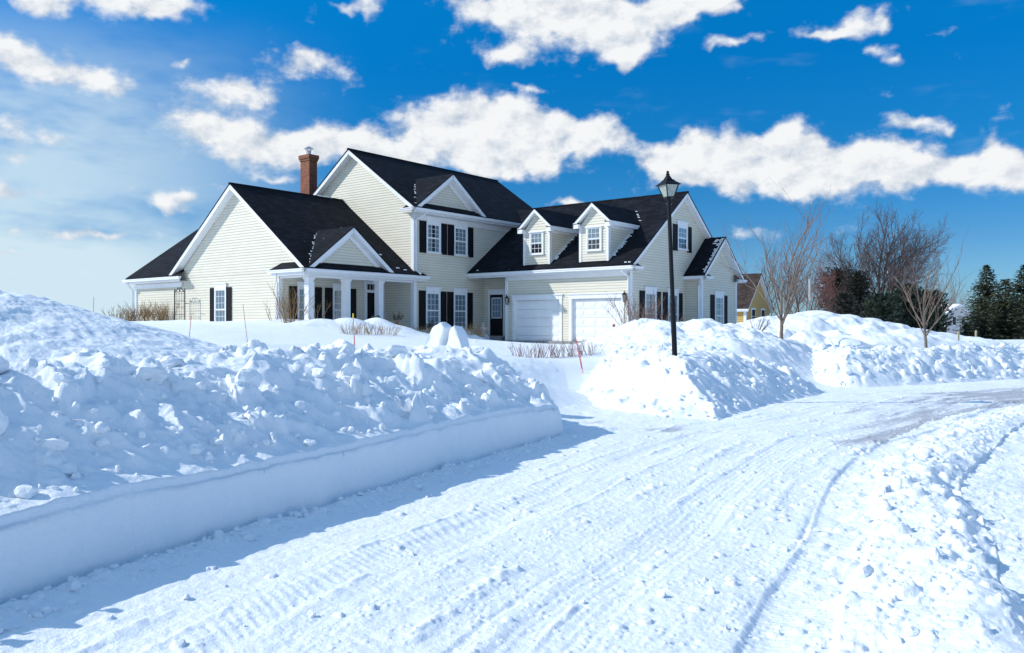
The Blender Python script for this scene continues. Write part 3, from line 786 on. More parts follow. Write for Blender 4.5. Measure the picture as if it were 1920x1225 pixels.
def q(px, py, Y): p = at(px, py, Y); return (p.x, p.y, p.z)
CT = [q(300, 603, 43), q(400, 604, 40), q(520, 604, 37), q(600, 607, 35), q(700, 616, 35), q(800, 627, 38), q(880, 633, 41), q(940, 642, 42),
      q(1010, 646, 40), q(1100, 646, 38), q(1160, 648, 36), q(1100, 655, 31), (-22, 44, 2.0), (-30, 60, 1.6), (-50, 90, 1.2),
      q(400, 637, 25), q(600, 652, 24), q(750, 655, 25), q(880, 658, 26), q(960, 668, 26), q(1010, 690, 23), q(1050, 715, 22.5),
      q(300, 640, 20), q(500, 650, 17), q(650, 672, 16.5), q(780, 672, 17), q(880, 680, 18), q(980, 712, 19), q(1040, 740, 18.5), (.9, 17, .18), (1.3, 15.2, .03),
      (-8, 8, 1.2), (-5, 9.5, 1.15), (-3, 12, 1.1), (-1.4, 14.5, 1.02), (-.2, 16.5, .72), (-14, 14, 1.1), (-16, 24, 1.5), (-18, 34, 1.9),
      q(1190, 660, 27), q(1300, 652, 26), q(1400, 655, 25.5), q(1470, 668, 25.5), q(1530, 700, 25.5), (9.6, 23.2, .05), q(1560, 690, 29), q(1600, 672, 29),
      q(1690, 656, 30), q(1737, 655, 30), q(1800, 652, 31), q(1900, 652, 33), (30, 38, .95), (50, 55, .8), q(1597, 635, 46), q(1700, 640, 46), q(1800, 638, 50), q(1900, 637, 60),
      (40, 80, .5), (70, 90, .4), (15, 90, .6), (0, 90, 1.0), (-40, 120, .8), (60, 60, .7),
      (10, 45, 1.3), (20, 60, .8)]
CTA = np.array(CT)
def rbf_fit(P):
    d = np.sqrt(((P[:, None, :2] - P[None, :, :2]) ** 2).sum(-1) + 1.0)
    A = np.zeros((len(P) + 3, len(P) + 3)); A[:len(P), :len(P)] = -d
    A[:len(P), len(P)] = 1; A[:len(P), len(P) + 1:] = P[:, :2]; A[len(P):, :len(P)] = A[:len(P), len(P):].T
    A[:len(P), :len(P)] -= np.eye(len(P)) * .02
    return np.linalg.solve(A, np.concatenate([P[:, 2], [0, 0, 0]]))
WT = rbf_fit(CTA)
# the smooth lie of the land is wanted often: tabulate it once and look it up
GX = np.linspace(-90, 110, 401); GY = np.linspace(2, 130, 257)
_gx, _gy = np.meshgrid(GX, GY)
TAB = WT[len(CT)] + WT[len(CT) + 1] * _gx + WT[len(CT) + 2] * _gy
for k in range(len(CT)): TAB = TAB - WT[k] * np.sqrt((_gx - CTA[k, 0]) ** 2 + (_gy - CTA[k, 1]) ** 2 + 1.0)
def T(X, Y):
    a = np.clip((X + 90) / 200 * 400, 0, 399.999); b = np.clip((Y - 2) / 128 * 256, 0, 255.999)
    i = a.astype(int); j = b.astype(int); fa = a - i; fb = b - j
    t = TAB[j, i] * (1 - fa) * (1 - fb) + TAB[j, i + 1] * fa * (1 - fb) + TAB[j + 1, i] * (1 - fa) * fb + TAB[j + 1, i + 1] * fa * fb
    far = sstep(60, 130, np.hypot(X, Y)); return t * (1 - far) + .6 * far

MOUNDS = [  # px, py of the crest, distance, half widths across and along, height above the land at that place
    (1222, 599, 31.0, 1.5, 3.0, 0), (1262, 604, 31, 1.0, 2.4, 0), (1320, 597, 30.5, 1.5, 2.8, 0), (1378, 607, 30, 1.3, 2.6, 0), (1180, 634, 31.5, 1.1, 2.2, 0), (1430, 618, 30, 1.6, 2.6, 0),
    (480, 600, 35.3, 1.2, 1.0, 0), (530, 597, 34.8, 1.2, .8, 0), (610, 599, 33.4, 1.1, .9, 0), (660, 597, 33.6, .8, .8, 0), (714, 596, 34.2, 1.0, .9, 0), (740, 607, 35.0, .8, .8, 0), (855, 613, 39, .9, .8, 0),
    (1445, 594, 35, 2.6, 3.0, 0), (1490, 588, 35.5, 2.4, 3.2, 0), (1530, 582, 36, 2.4, 3.4, 0), (1585, 594, 36, 2.8, 3.4, 0), (1650, 614, 37, 3.6, 3.6, 0),
    (1505, 622, 31, 1.2, 1.6, 0), (1560, 633, 30.5, 1.2, 1.4, 0), (1625, 646, 30, 1.3, 1.2, 0),
    (968, 642, 36, .45, .5, 0), (1063, 646, 35, .35, .4, 0), (350, 600, 41, 1.4, 1.0, 0)]

def H(X, Y, detail=True, want_region=False):
    """height of the snow everywhere"""
    shp = X.shape; X = X.ravel().astype(np.float64); Y = Y.ravel().astype(np.float64)
    wx = X + .05 * fbm(X * 1.1, Y * 1.1, 2, 3); wy = Y + .05 * fbm(X * 1.1, Y * 1.1, 2, 8)
    d, s = polydist(X, Y, EDGE)
    dw = d - .045 + .035 * fbm(X * 2.2, Y * 2.2, 4, 11) + .005 * fbm(X * 10, Y * 10, 3, 4)
    reg = np.zeros(X.shape, np.int8)
    # land on the far side of the road edge, road level on this side
    land = T(X, Y)
    land = np.maximum(land, -.02)
    bumps = np.zeros(X.shape)
    for (px, py, Yc, sx, sy, _) in MOUNDS:
        c = at(px, py, Yc); base = float(T(np.array([c.x]), np.array([c.y]))[0])
        hh = c.z - base
        m = (np.abs(X - c.x) < 4 * sx) & (np.abs(Y - c.y) < 4 * sy)
        if not m.any(): continue
        q1 = .38 * fbm(X[m] * .8, Y[m] * .8, 4, 700); q2 = .38 * fbm(X[m] * .8 + 50, Y[m] * .8, 4, 705)
        dx = (X[m] - c.x) / sx + q1; dy = (Y[m] - c.y) / sy + q2
        r2 = dx * dx + dy * dy
        bumps[m] = np.maximum(bumps[m], hh * np.exp(-r2 * .75))
    land = land + bumps
    de, se = polydist(X, Y, ENDL)
    big = fbm(X * .35, Y * .35, 3, 21)
    open_ = np.maximum(sstep(0, 1.2, de) * (Y < 22), sstep(.0, 3.6, d - .6 + .35 * big))
    land = land * open_
    z = land + .035 * big * open_
    # the big pile in the corner
    rx = X + 9.6; ry = Y - 13.2
    r = np.sqrt((rx / 1.0) ** 2 + (ry / .92) ** 2) + .25 * fbm(X * .6, Y * .6, 3, 31)
    pile = 1.05 + 1.62 * np.clip(1 - (r / 6.0) ** 1.15, 0, 1) ** 1.0
    inp = r < 5.9
    z = np.where(inp & (pile > z - .1), np.maximum(z, pile), z)
    reg[inp & (pile > land - .02)] = 6
    # mounds by the gable
    # left bank
    inl = (d > 0) & (Y < 19.5) & (de > 0) & (d < 6.9)
    fp_x = np.array([-.5, 0, .06, .09, .115, .145, .24, .45, 1.50, 2.0, 3.4, 5.0, 7]); fp_z = np.array([0, 0, .50, .508, .575, .583, .62, .70, 1.36, 1.42, 1.18, .7, .1])
    front = np.interp(dw, fp_x, fp_z)
    front = front + (.045 * fbm(s * .8, s * 0 + 4.2, 3, 43) + .022 * fbm(s * 5, s * 0 + 9.1, 3, 44)) * sstep(.03, .10, dw) * sstep(.9, .3, dw)
    crest = 1 + .08 * fbm(s * .5, s * 0 + 1.5, 3, 41)
    front = np.where(dw > .3, .54 + (front - .54) * crest, front)
    dew = de + .05 * fbm(X * 2.6, Y * 2.6, 3, 51)
    end = np.interp(dew, [-.3, 0, .05, .09, .6, 1.1, 1.4, 6], [0, 0, .30, .44, .95, 1.34, 1.5, 2.2])
    lb = np.minimum(front, end)
    lbm = inl & (lb > 0)
    body = sstep(.14, .42, dw + .10 * fbm(X * 2.5, Y * 2.5, 2, 47)) * sstep(.1, .35, dew)        # where the bank is rough
    z_l = lb.copy()
    if detail and lbm.any():
        m = lbm; x = X[m]; y = Y[m]
        # streaks laid by the wind, ridges, and tumbled blocks
        a = .55; u_ = x * math.cos(a) + y * math.sin(a); v_ = -x * math.sin(a) + y * math.cos(a)
        st = fbm(u_ * .9, v_ * 3.4, 4, 61) * .07
        ridg = (1 - np.abs(fbm(x * 1.2, y * 1.2, 4, 71))) ** 3 * .17 - .07
        wd, wc = worley(x * 1.5 + .4 * vn(x * 2, y * 2, 77), y * 1.5, 81)
        blk = np.where(wc > .62, (wc - .62) * .75 * sstep(.52, .30, wd), 0)
        wd2, wc2 = worley(x * 4.2, y * 4.2, 91)
        blk2 = np.where(wc2 > .66, (wc2 - .6) * .24 * sstep(.5, .28, wd2), 0)
        fine = fbm(x * 9, y * 9, 4, 95) * .016
        zone = sstep(-.15, .35, fbm(x * .6, y * .6, 2, 99))    # some stretches stay smooth
        stp = 1 + .25 * sstep(1.6, 1.3, dw[m])
        z_l[m] = lb[m] + body[m] * stp * (st + ridg * .8 + blk * .60 + (.35 + .65 * zone) * (blk2 + fine * 2.2)) + (1 - body[m]) * (.006 * vn(x * 14, y * 5, 5) + sstep(.28, .5, dw[m]) * (fine + blk2 * .8))
    wgt = sstep(1.6, 2.6, dw)
    zz = np.where(inl, z_l * (1 - wgt) + smax(z_l, z, .15) * wgt, z)
    lbr = lbm & ((z_l > z - .03) | (dw < 1.6))
    # near the open end the bank stands clear of the land behind
    z = zz; reg[lbr & (reg != 6)] = 2
    reg[lbm & (dw < 2.2)] = 2
    # centre bank
    near = (X > .5) & (X < 11) & (Y > 14.5) & (Y < 27)
    cb = np.zeros(X.shape); dc = np.full(X.shape, -9.0, np.float32)
    if near.any():
        x = X[near]; y = Y[near]; dl, _ = polydist(x, y, CBL); dr_, _ = polydist(x, y, CBR)
        nn = .12 * fbm(x * 1.3, y * 1.3, 3, 101) + .03 * fbm(x * 5, y * 5, 2, 102)
        dl = dl + nn; dr_ = dr_ + nn
        pr = np.interp(dr_, [-.1, 0, .2, 1.45, 1.8, 2.6, 4.2, 6], [-.2, 0, .10, 1.04, 1.14, 1.16, 1.05, .5])
        pl = np.interp(dl, [-.1, 0, .5, .95, 1.15, 1.7, 2.2, 4, 6], [-.2, 0, .14, .34, .72, 1.0, 1.16, 1.12, .5])
        prof = np.minimum(pr, pl); dd = np.minimum(dl, dr_); lft = sstep(.15, -.15, pl - pr)
        if detail:
            wd, wc = worley(x * 1.5, y * 1.5, 111); wd2, wc2 = worley(x * 4.4, y * 4.4, 115)
            bm = sstep(.02, .30, dd) * (1 - .55 * lft * sstep(1.0, .7, dl))
            prof = prof + bm * (np.where(wc > .5, (wc - .5) * .42 * sstep(.5, .3, wd), 0) * (.25 + .75 * lft) + np.where(wc2 > .62, (wc2 - .6) * .20 * sstep(.5, .25, wd2), 0)
                                + .07 * fbm((x * .8 - y * .6) * 1.1, (x * .6 + y * .8) * 3.6, 4, 117) + .03 * fbm(x * 7, y * 7, 3, 118))
            notch = sstep(.24, .16, np.abs(x - (2.52 + (y - 17.2) * .10))) * sstep(19.3, 18.9, y) * lft * sstep(.9, 1.1, dl)
            prof = prof * (1 - .72 * notch)
        cb[near] = prof; dc[near] = dd
    m = (dc > 0) & (cb > z - .02); reg[m] = 3; reg[(dc > 0) & (dc < 1.6)] = 3
    z = np.where(dc > 0, np.maximum(z, cb), z)
    # right bank
    near = (X > 7.5) & (Y > 22.5) & (Y < 55)
    rb = np.zeros(X.shape); dr = np.full(X.shape, -9.0, np.float32)
    if near.any():
        x = X[near]; y = Y[near]; dd, ss = polydist(x, y, RB)
        dd = dd + .12 * fbm(x * 1.1, y * 1.1, 3, 121)
        prof = np.interp(dd, [0, .2, 1.2, 1.6, 3.2, 5], [0, .12, .92, 1.03, .90, .3])
        if detail:
            wd, wc = worley(x * 1.8, y * 1.8, 131); wd2, wc2 = worley(x * 4.4, y * 4.4, 135)
            prof = prof + sstep(.02, .3, dd) * (np.where(wc > .45, (wc - .45) * .26 * sstep(.5, .3, wd), 0) + np.where(wc2 > .58, (wc2 - .55) * .20 * sstep(.5, .25, wd2), 0) + .05 * fbm(x * 3, y * 3, 4, 137))
        rb[near] = prof; dr[near] = dd
    reg[(dr > 0) & (dr < 2.2)] = 4
    z = np.where(dr > 0, np.maximum(z, rb), z)
    # the ploughed road and driveway mouth
    road = (d <= 0)
    fill = sstep(.0, 1.4, -d)
    onr = road | ((d > 0) & (de <= 0) & (Y > 13) & (dc <= 0) & (dr <= 0) & (d < 9) & (z < .12))
    zr = .012 * big
    db, sb = polydist(X, Y, BERM)
    if detail:
        m = road & (Y < 45); x = X[m]; y = Y[m]; dd = -d[m]; ar = s[m] + .15 * vn(x, y, 200)
        wob = dd + .07 * fbm(ar * .35, dd * .6, 2, 201)
        t_ = .022 * fbm(x * .7, y * .7, 2, 208)
        for rc in (1.75, 3.35, 4.62): t_ += -.020 * sstep(.30, .16, np.abs(wob - rc)) * (.6 + .4 * vn(ar * .5, ar * 0 + rc, 209))
        nz = fbm(x * 3.2, y * 3.2, 4, 205); n_f = fbm(x * 14, y * 14, 3, 207)
        t_ += .012 * fbm(wob * 4, ar * .8, 4, 203) + .006 * n_f + .008 * nz
        # ridges of crumbs thrown up beside the wheel tracks
        for (c, w, A, sd) in ((.98, .05, .022, 1), (1.30, .035, .014, 9), (1.75, .05, .016, 2), (2.18, .035, .014, 8), (2.62, .07, .026, 3), (2.92, .03, -.016, 13), (3.05, .04, .018, 4), (3.32, .04, .014, 10), (3.95, .05, .015, 5), (4.25, .07, .032, 6), (4.33, .03, -.03, 14), (5.0, .08, .02, 7)):
            on = sstep(-.1, .35, vn(ar * .9, ar * 0 + sd * 3.7, 210 + sd)); lump = .55 + .9 * np.maximum(0, vn(ar * 9, dd * 14, 230 + sd))
            t_ += A * on * lump * np.exp(-((wob - c) / w) ** 2)
        # tread: shallow chevrons and fine ribs
        band = sstep(.22, .15, np.abs(wob - 2.35)) * sstep(-.2, .3, vn(ar * .6, ar * 0 + 3, 240))
        t_ += band * (.5 + nz) * .003 * np.sin((ar + np.abs(wob - 2.35) * .9) * 2 * math.pi / .17)
        rib = sstep(.40, .3, np.abs(wob - 3.35)); t_ += rib * .0014 * np.sin(wob * 2 * math.pi / .075)
        rib = sstep(.28, .22, np.abs(wob - 4.62)); t_ += rib * (-.022 + .002 * np.sin(ar * 2 * math.pi / .06))
        rib = sstep(.2, .15, np.abs(wob - 1.5)) ; t_ += rib * .002 * np.sin((ar * 1.0 + wob * .6) * 2 * math.pi / .11)
        # crumbs
        wd, wc = worley(x * 7, y * 7, 251); dens = .93 - .10 * sstep(-.1, .5, nz) - .10 * sstep(2.4, 4.6, dd)
        t_ += np.where(wc > dens + .09, .020 * sstep(.36, .2, wd), 0)
        wd, wc = worley(x * 19, y * 19, 255); t_ += np.where(wc > .84, .007 * sstep(.45, .2, wd), 0) * sstep(1.0, 2.4, dd + .7 * nz)
        # crumbling toe along the foot of the cut
        toe = np.exp(-((dd - .10) / .16) ** 2) * (Y[m] < 14.5)
        t_ += toe * (.045 + .05 * np.maximum(0, fbm(x * 4, y * 4, 3, 261)) + .02 * n_f)
        zr[m] += t_ * (1 - sstep(25, 45, y))
    # berm at the right edge of the road
    if detail:
        m = (Y < 30) & (np.abs(db) < 3); x = X[m]; y = Y[m]
        dbw = db[m] + .16 * fbm(x * 1.0, y * 1.0, 3, 301) + .05 * vn(x * 5, y * 5, 302)
        hgt = .11 * (1 - sstep(6, 17, y)) + .05
        hb = hgt * np.interp(dbw, [-.42, -.2, .0, .3, .6, 1.1], [0, .85, 1.0, .65, .25, 0])
        wd, wc = worley(x * 3.1, y * 3.1, 311); wd2, wc2 = worley(x * 8, y * 8, 315); wd3, wc3 = worley(x * 20, y * 20, 317)
        k_ = sstep(-.75, -.3, dbw) * sstep(1.0, .45, dbw)
        hb = hb + k_ * (np.where(wc > .4, (wc - .4) * .13 * sstep(.45, .25, wd), 0) * (1 - .5 * sstep(6, 17, y)) + np.where(wc2 > .66, (wc2 - .5) * .06 * sstep(.45, .2, wd2), 0) + .05 * fbm(x * 1.7, y * 1.7, 4, 319) + np.where(wc3 > .8, .006 * sstep(.5, .2, wd3), 0))
        zr[m] += hb
        reg_b = np.zeros(X.shape, bool); reg_b[m] = (dbw > -.55) & (dbw < .9)
        # the smooth verge beyond it
        m2 = (db < -.45) & (Y < 40); x = X[m2]; y = Y[m2]
        zr[m2] += -.03 + .03 * fbm(x * .9, y * 3.0, 4, 321) + .012 * fbm(x * 7, y * 7, 3, 325) + np.where(worley(x * 3.5, y * 3.5, 327)[1] > .86, .03, 0) * .5
    else: reg_b = np.zeros(X.shape, bool)
    zr = np.where(dc > 0, np.maximum(zr, cb), zr); zr = np.where(dr > 0, np.maximum(zr, rb), zr)
    bank_on_road = road & ((dc > .04) | (dr > .04))
    z = np.where(road, zr, z)
    # rubble toe of the centre and right banks, spilling onto the road
    if detail:
        m = (~road) & (z < .10) & (dc <= 0); x = X[m]; y = Y[m]; z[m] += .012 * fbm(x * 6, y * 6, 3, 401) 
        # wind crust on the lawn and grain on the big pile
        m = (reg == 0) & (~road) & (Y < 60); x = X[m]; y = Y[m]
        z[m] += .018 * fbm(x * .9, y * 2.6, 4, 411) + .006 * fbm(x * 6, y * 10, 3, 412)
        m = (reg == 0) & (~road) & (X > -1.5) & (X < 3) & (Y < 34) & (Y > 17); x = X[m]; y = Y[m]; z[m] += .03 * np.maximum(0, fbm(x * 3, y * 3, 3, 415))
        m = reg == 6; x = X[m]; y = Y[m]
        z[m] += .05 * fbm(x * 1.3, y * 1.3, 4, 421) + .04 * fbm(x * 5, y * 5, 4, 423)
        m = (X > 3) & (X < 11) & (Y > 26) & (Y < 36); x = X[m]; y = Y[m]; z[m] += .08 * (1 - np.abs(fbm(x * 1.2, y * 1.2, 4, 431))) ** 2 - .05 + .03 * fbm(x * 6, y * 6, 3, 433)
        # footprints of the mounds by the lamp
    keepb = reg.copy(); reg[road] = 1; reg[bank_on_road] = np.where(dc > .04, 3, 4)[bank_on_road]
    reg[onr & (reg == 0)] = 1
    reg[(db > 1.2) & road & (reg == 1) & False] = 0
    reg[(db < -.5) & road] = 0
    reg[reg_b & road] = 5
    mm = (X > 4.0) & (X < 9.6) & (Y > 27.5) & (Y < 34) & (z > 1.35); reg[mm] = 7
    mm = (X > 9.8) & (Y > 32.2) & (Y < 45) & (X < 20) & (z > 1.25); reg[mm] = 8
    if want_region:
        # bare asphalt: streaks along the road, far right and by the driveway
        wear = np.zeros(X.shape, np.float32)
        m = (Y > 8) & (Y < 40) & (road | onr); x = X[m]; y = Y[m]
        ax = s[m]; dd = -d[m]
        w = .50 * fbm(ax * .22, dd * 1.8, 4, 501) + .28 * fbm(ax * .9, dd * 6, 3, 505)
        g1 = np.exp(-(((dd - 3.3) / 1.7) ** 2)) * (sstep(16, 22, ax) * .30 + sstep(22, 29, ax) * .46)
        g2 = np.exp(-(((dd - 4.4) / .7) ** 2)) * sstep(13, 16, ax) * sstep(25, 19, ax) * .55
        g3 = np.exp(-((x - 2.3) / 1.1) ** 2 - ((y - 14.6) / .5) ** 2) * .55
        g4 = np.exp(-((x - 1.5) / .7) ** 2 - ((y - 15.6) / .35) ** 2) * .5
        g5 = sstep(.8, 2.2, dd) * sstep(6.2, 5.0, dd) * sstep(8, 14, ax) * .20
        wear[m] = np.clip(w * 1.0 + g1 + g2 + g3 + g4 + g5 - .22, 0, 1.0) * sstep(.05, .35, g1 + g2 + g3 + g4 + g5)
        return z.reshape(shp), reg.reshape(shp), wear.reshape(shp)
    return z.reshape(shp)

# ------------------------------------------------------------------ terrain meshes
NAMES = {0: 'ground', 1: 'road', 2: 'snow_bank', 3: 'snow_bank', 4: 'snow_bank', 5: 'snow_berm', 6: 'snow_pile', 7: 'snow_pile', 8: 'snow_hill'}
def grid_meshes(X, Y, Zz, reg, wear, keep=None, only=None):
    nr, nc = X.shape
    co = np.stack([X, Y, Zz], -1).reshape(-1, 3).astype(np.float32)
    idx = np.arange(nr * nc).reshape(nr, nc)
    qd = np.stack([idx[:-1, :-1], idx[:-1, 1:], idx[1:, 1:], idx[1:, :-1]], -1).reshape(-1, 4)
    rg = reg.ravel()[qd[:, 0]]
    if keep is not None: k = keep.ravel()[qd[:, 0]] ; qd = qd[k]; rg = rg[k]
    out = {}
    for r_ in np.unique(rg):
        f = qd[rg == r_]; used, inv = np.unique(f, return_inverse=True); f = inv.reshape(-1, 4)
        me = bpy.data.meshes.new(NAMES[int(r_)]); me.vertices.add(len(used)); me.vertices.foreach_set('co', co[used].ravel())
        me.loops.add(f.size); me.loops.foreach_set('vertex_index', f.ravel().astype(np.int32))
        me.polygons.add(len(f)); me.polygons.foreach_set('loop_start', np.arange(0, f.size, 4, dtype=np.int32))
        me.polygons.foreach_set('use_smooth', np.ones(len(f), bool))
        at_ = me.attributes.new('wear', 'FLOAT', 'POINT'); at_.data.foreach_set('value', wear.ravel()[used].astype(np.float32))
        me.update(); me.validate()
        me.materials.append(M['road_snow'] if r_ in (1,) else M['snow'])
        o = bpy.data.objects.new(NAMES[int(r_)], me); COL.objects.link(o); out[int(r_)] = o
    return out

DX = globals().get('TDX', .00115); DY = globals().get('TDY', .0019)
tc_ = np.arange(-.70, .7001, DX)
yr = [3.0]
while yr[-1] < 62: yr.append(yr[-1] * (1 + DY))
while yr[-1] < 1400: yr.append(yr[-1] * 1.06)
yr = np.array(yr)
YY = np.repeat(yr[:, None], len(tc_), 1); XX = tc_[None, :] * YY
ZZ, RG, WR = H(XX, YY, True, True)
objs = grid_meshes(XX, YY, ZZ, RG, WR)
# coarse surroundings outside that wedge
cx = np.concatenate([-np.geomspace(1500, 60, 14), np.arange(-58, 60, 1.0), np.geomspace(60, 1500, 14)])
cy = np.concatenate([-np.geomspace(1500, 40, 12), np.arange(-38, 62, 1.0), np.geomspace(62, 1400, 14)])
CX, CY = np.meshgrid(cx, cy)
CZ, CR, CW = H(CX, np.maximum(CY, -30), False, True)
inside = (CY > 4.6) & (np.abs(CX) < .70 * CY - 2.2)
inw = (CY > 3.0) & (np.abs(CX) < .70 * CY)
dE, _ = polydist(CX.ravel(), CY.ravel(), EDGE); dE = dE.reshape(CX.shape)
CZ = np.where(inw, np.where(np.abs(dE) < 2.2, -.6, CZ - .14), CZ - .02)
o = grid_meshes(CX, CY, CZ, np.zeros_like(CR), CW, keep=~inside)[0]
# join that sheet to the ground object: one ground
bmj = bmesh.new(); bmj.from_mesh(objs[0].data); bmj.from_mesh(o.data); bmj.to_mesh(objs[0].data); bmj.free()
me_ = o.data; bpy.data.objects.remove(o); bpy.data.meshes.remove(me_)
tag(objs[0], 'smooth snow covered lawn and fields round the house', kind='structure')
tag(objs[1], 'packed snow road with wheel tracks and bare asphalt patches', kind='structure')
tag(objs[2], 'tall rough snow bank with a clean vertical ploughed face along the near road edge', 'snow bank')
tag(objs[3], 'snow bank round the foot of the black lamp post, sunlit blocks at one end', 'snow bank')
tag(objs[4], 'long lumpy snow bank along the far side of the road under the small bare tree', 'snow bank')
tag(objs[5], 'low berm of broken snow lumps along the near verge of the road', 'snow berm')
tag(objs[6], 'big rounded pile of grainy snow behind the ploughed bank, as high as the wing windows', 'snow pile')
if 7 in objs: tag(objs[7], 'sunlit snow mounds heaped before the gable windows of the garage', 'snow pile')
if 8 in objs: tag(objs[8], 'snow covered rise behind the near bare tree', kind='structure')

def hz(x, y): return float(H(np.array([[x]]), np.array([[y]]))[0, 0])

# ------------------------------------------------------------------ loose lumps
def lump_variants(n, seed, sub=2, ang=.35):
    out = []
    for i in range(n):
        bm = bmesh.new(); bmesh.ops.create_icosphere(bm, subdivisions=sub, radius=1)
        v = np.array([w.co[:] for w in bm.verts]); f = np.array([[w.index for w in fc.verts] for fc in bm.faces]); bm.free()
        rs = np.random.RandomState(seed + i)
        # chip flat faces off a ball, then roughen it
        for k in range(9):
            nrm = rs.normal(size=3); nrm /= np.linalg.norm(nrm); c = rs.uniform(.45, .85)
            dd = v @ nrm - c; v = v - np.outer(np.maximum(dd, 0) * .92, nrm)
        v = v * (1 + ang * .35 * rs.normal(size=(len(v), 1))) if False else v + .06 * rs.normal(size=v.shape) * ang * 2
        v = v * np.array([1, rs.uniform(.6, 1), rs.uniform(.55, .9)])
        out.append((v, f))
    return out
LV = lump_variants(10, 50); LV3 = lump_variants(6, 90, 3)
def scatter(name, pts, sizes, seed, parent=None, sink=.3, variants=None, label=None):
    rs = np.random.RandomState(seed); V = []; F = []; n = 0; va = variants or LV
    zs = H(np.array([p[0] for p in pts])[None, :], np.array([p[1] for p in pts])[None, :])[0]
    for (x, y), sz, z in zip(pts, sizes, zs):
        v, f = va[rs.randint(len(va))]; a = rs.uniform(0, 6.28); t = rs.uniform(-.5, .5)
        Rm = np.array(Matrix.Rotation(a, 3, 'Z') @ Matrix.Rotation(t, 3, 'X'))
        w = (v * sz) @ Rm.T + np.array([x, y, z + sz * (.55 - sink)])
        V.append(w); F.append(f + n); n += len(v)
    V = np.concatenate(V); F = np.concatenate(F)
    me = bpy.data.meshes.new(name); me.from_pydata(V.tolist(), [], F.tolist()); me.update(); me.materials.append(M['snow'])
    o = bpy.data.objects.new(name, me); COL.objects.link(o)
    if parent: o.parent = parent
    return o
rs = np.random.RandomState(5)
def along(poly, d0, d1, y0, y1, n, rs, power=1):
    out = []
    P = np.array(poly); seg = np.linalg.norm(np.diff(P, axis=0), axis=1); cum = np.concatenate([[0], np.cumsum(seg)])
    while len(out) < n:
        s_ = rs.uniform(0, cum[-1]); k = min(np.searchsorted(cum, s_) - 1, len(seg) - 1); k = max(k, 0)
        t = (s_ - cum[k]) / seg[k]; p = P[k] + (P[k + 1] - P[k]) * t; dr_ = (P[k + 1] - P[k]) / seg[k]
        d_ = d0 + (d1 - d0) * rs.uniform() ** power; p = p + np.array([-dr_[1], dr_[0]]) * d_
        if y0 <= p[1] <= y1 and rs.uniform() < min(1, 6 / max(p[1], 3)) + .15: out.append((p[0], p[1]))
    return out
def kid(base, name, pts, sizes, seed, **k):
    o = scatter(name, pts, sizes, seed, base, **k); o['kind'] = 'stuff'; return o
pts = along(EDGE, .5, 2.2, 4.5, 15.5, 300, rs); pts = [p for p in pts if hz(*p) > .4]
kid(objs[2], 'snow_lump', pts, np.clip(rs.lognormal(-3.5, .55, len(pts)), .012, .11), 1)
pts = along(EDGE, .8, 1.9, 4.5, 15, 26, rs)
kid(objs[2], 'snow_lump', pts, rs.uniform(.10, .22, len(pts)), 2, sink=.45, variants=LV3)
pts = along(EDGE, .22, .85, 4.6, 13, 130, rs)
kid(objs[2], 'snow_lump', pts, np.clip(rs.lognormal(-3.1, .5, len(pts)), .02, .10), 12, sink=.35)
pts = along(EDGE, -.04, -.35, 4.5, 13.3, 420, rs, 2)
sc = [scatter('snow_crumbs', pts, np.clip(rs.lognormal(-3.9, .5, len(pts)), .008, .06), 3)]
tag(sc[0], 'crumbled snow along the foot of the ploughed face', kind='stuff')
pts = along(CBR, .1, 1.3, 15, 25, 160, rs)
kid(objs[3], 'snow_lump', pts, np.clip(rs.lognormal(-3.2, .5, len(pts)), .02, .12), 4)
pts = along(RB, .1, 1.7, 23, 40, 260, rs)
kid(objs[4], 'snow_lump', pts, np.clip(rs.lognormal(-2.9, .5, len(pts)), .03, .18), 5)
pts = along(BERM, .55, -.35, 3.2, 17, 150, rs)
kid(objs[5], 'snow_lump', pts, np.clip(rs.lognormal(-3.7, .6, len(pts)), .01, .09), 6)
pts = along(BERM, 1.6, -2.0, 3.2, 20, 260, rs)
a_ = along(EDGE, -.5, -5.2, 3.8, 24, 220, rs)
o = scatter('snow_crumbs', pts + a_, np.clip(rs.lognormal(-4.5, .55, len(pts) + len(a_)), .005, .045), 7, sink=.2)
tag(o, 'crumbs of snow scattered over the packed road', kind='stuff')
# ------------------------------------------------------------------ plants
def gpos(px, Y, py=612):
    x = (px - 960) / FPX * Y; return x, Y, hz(x, Y)

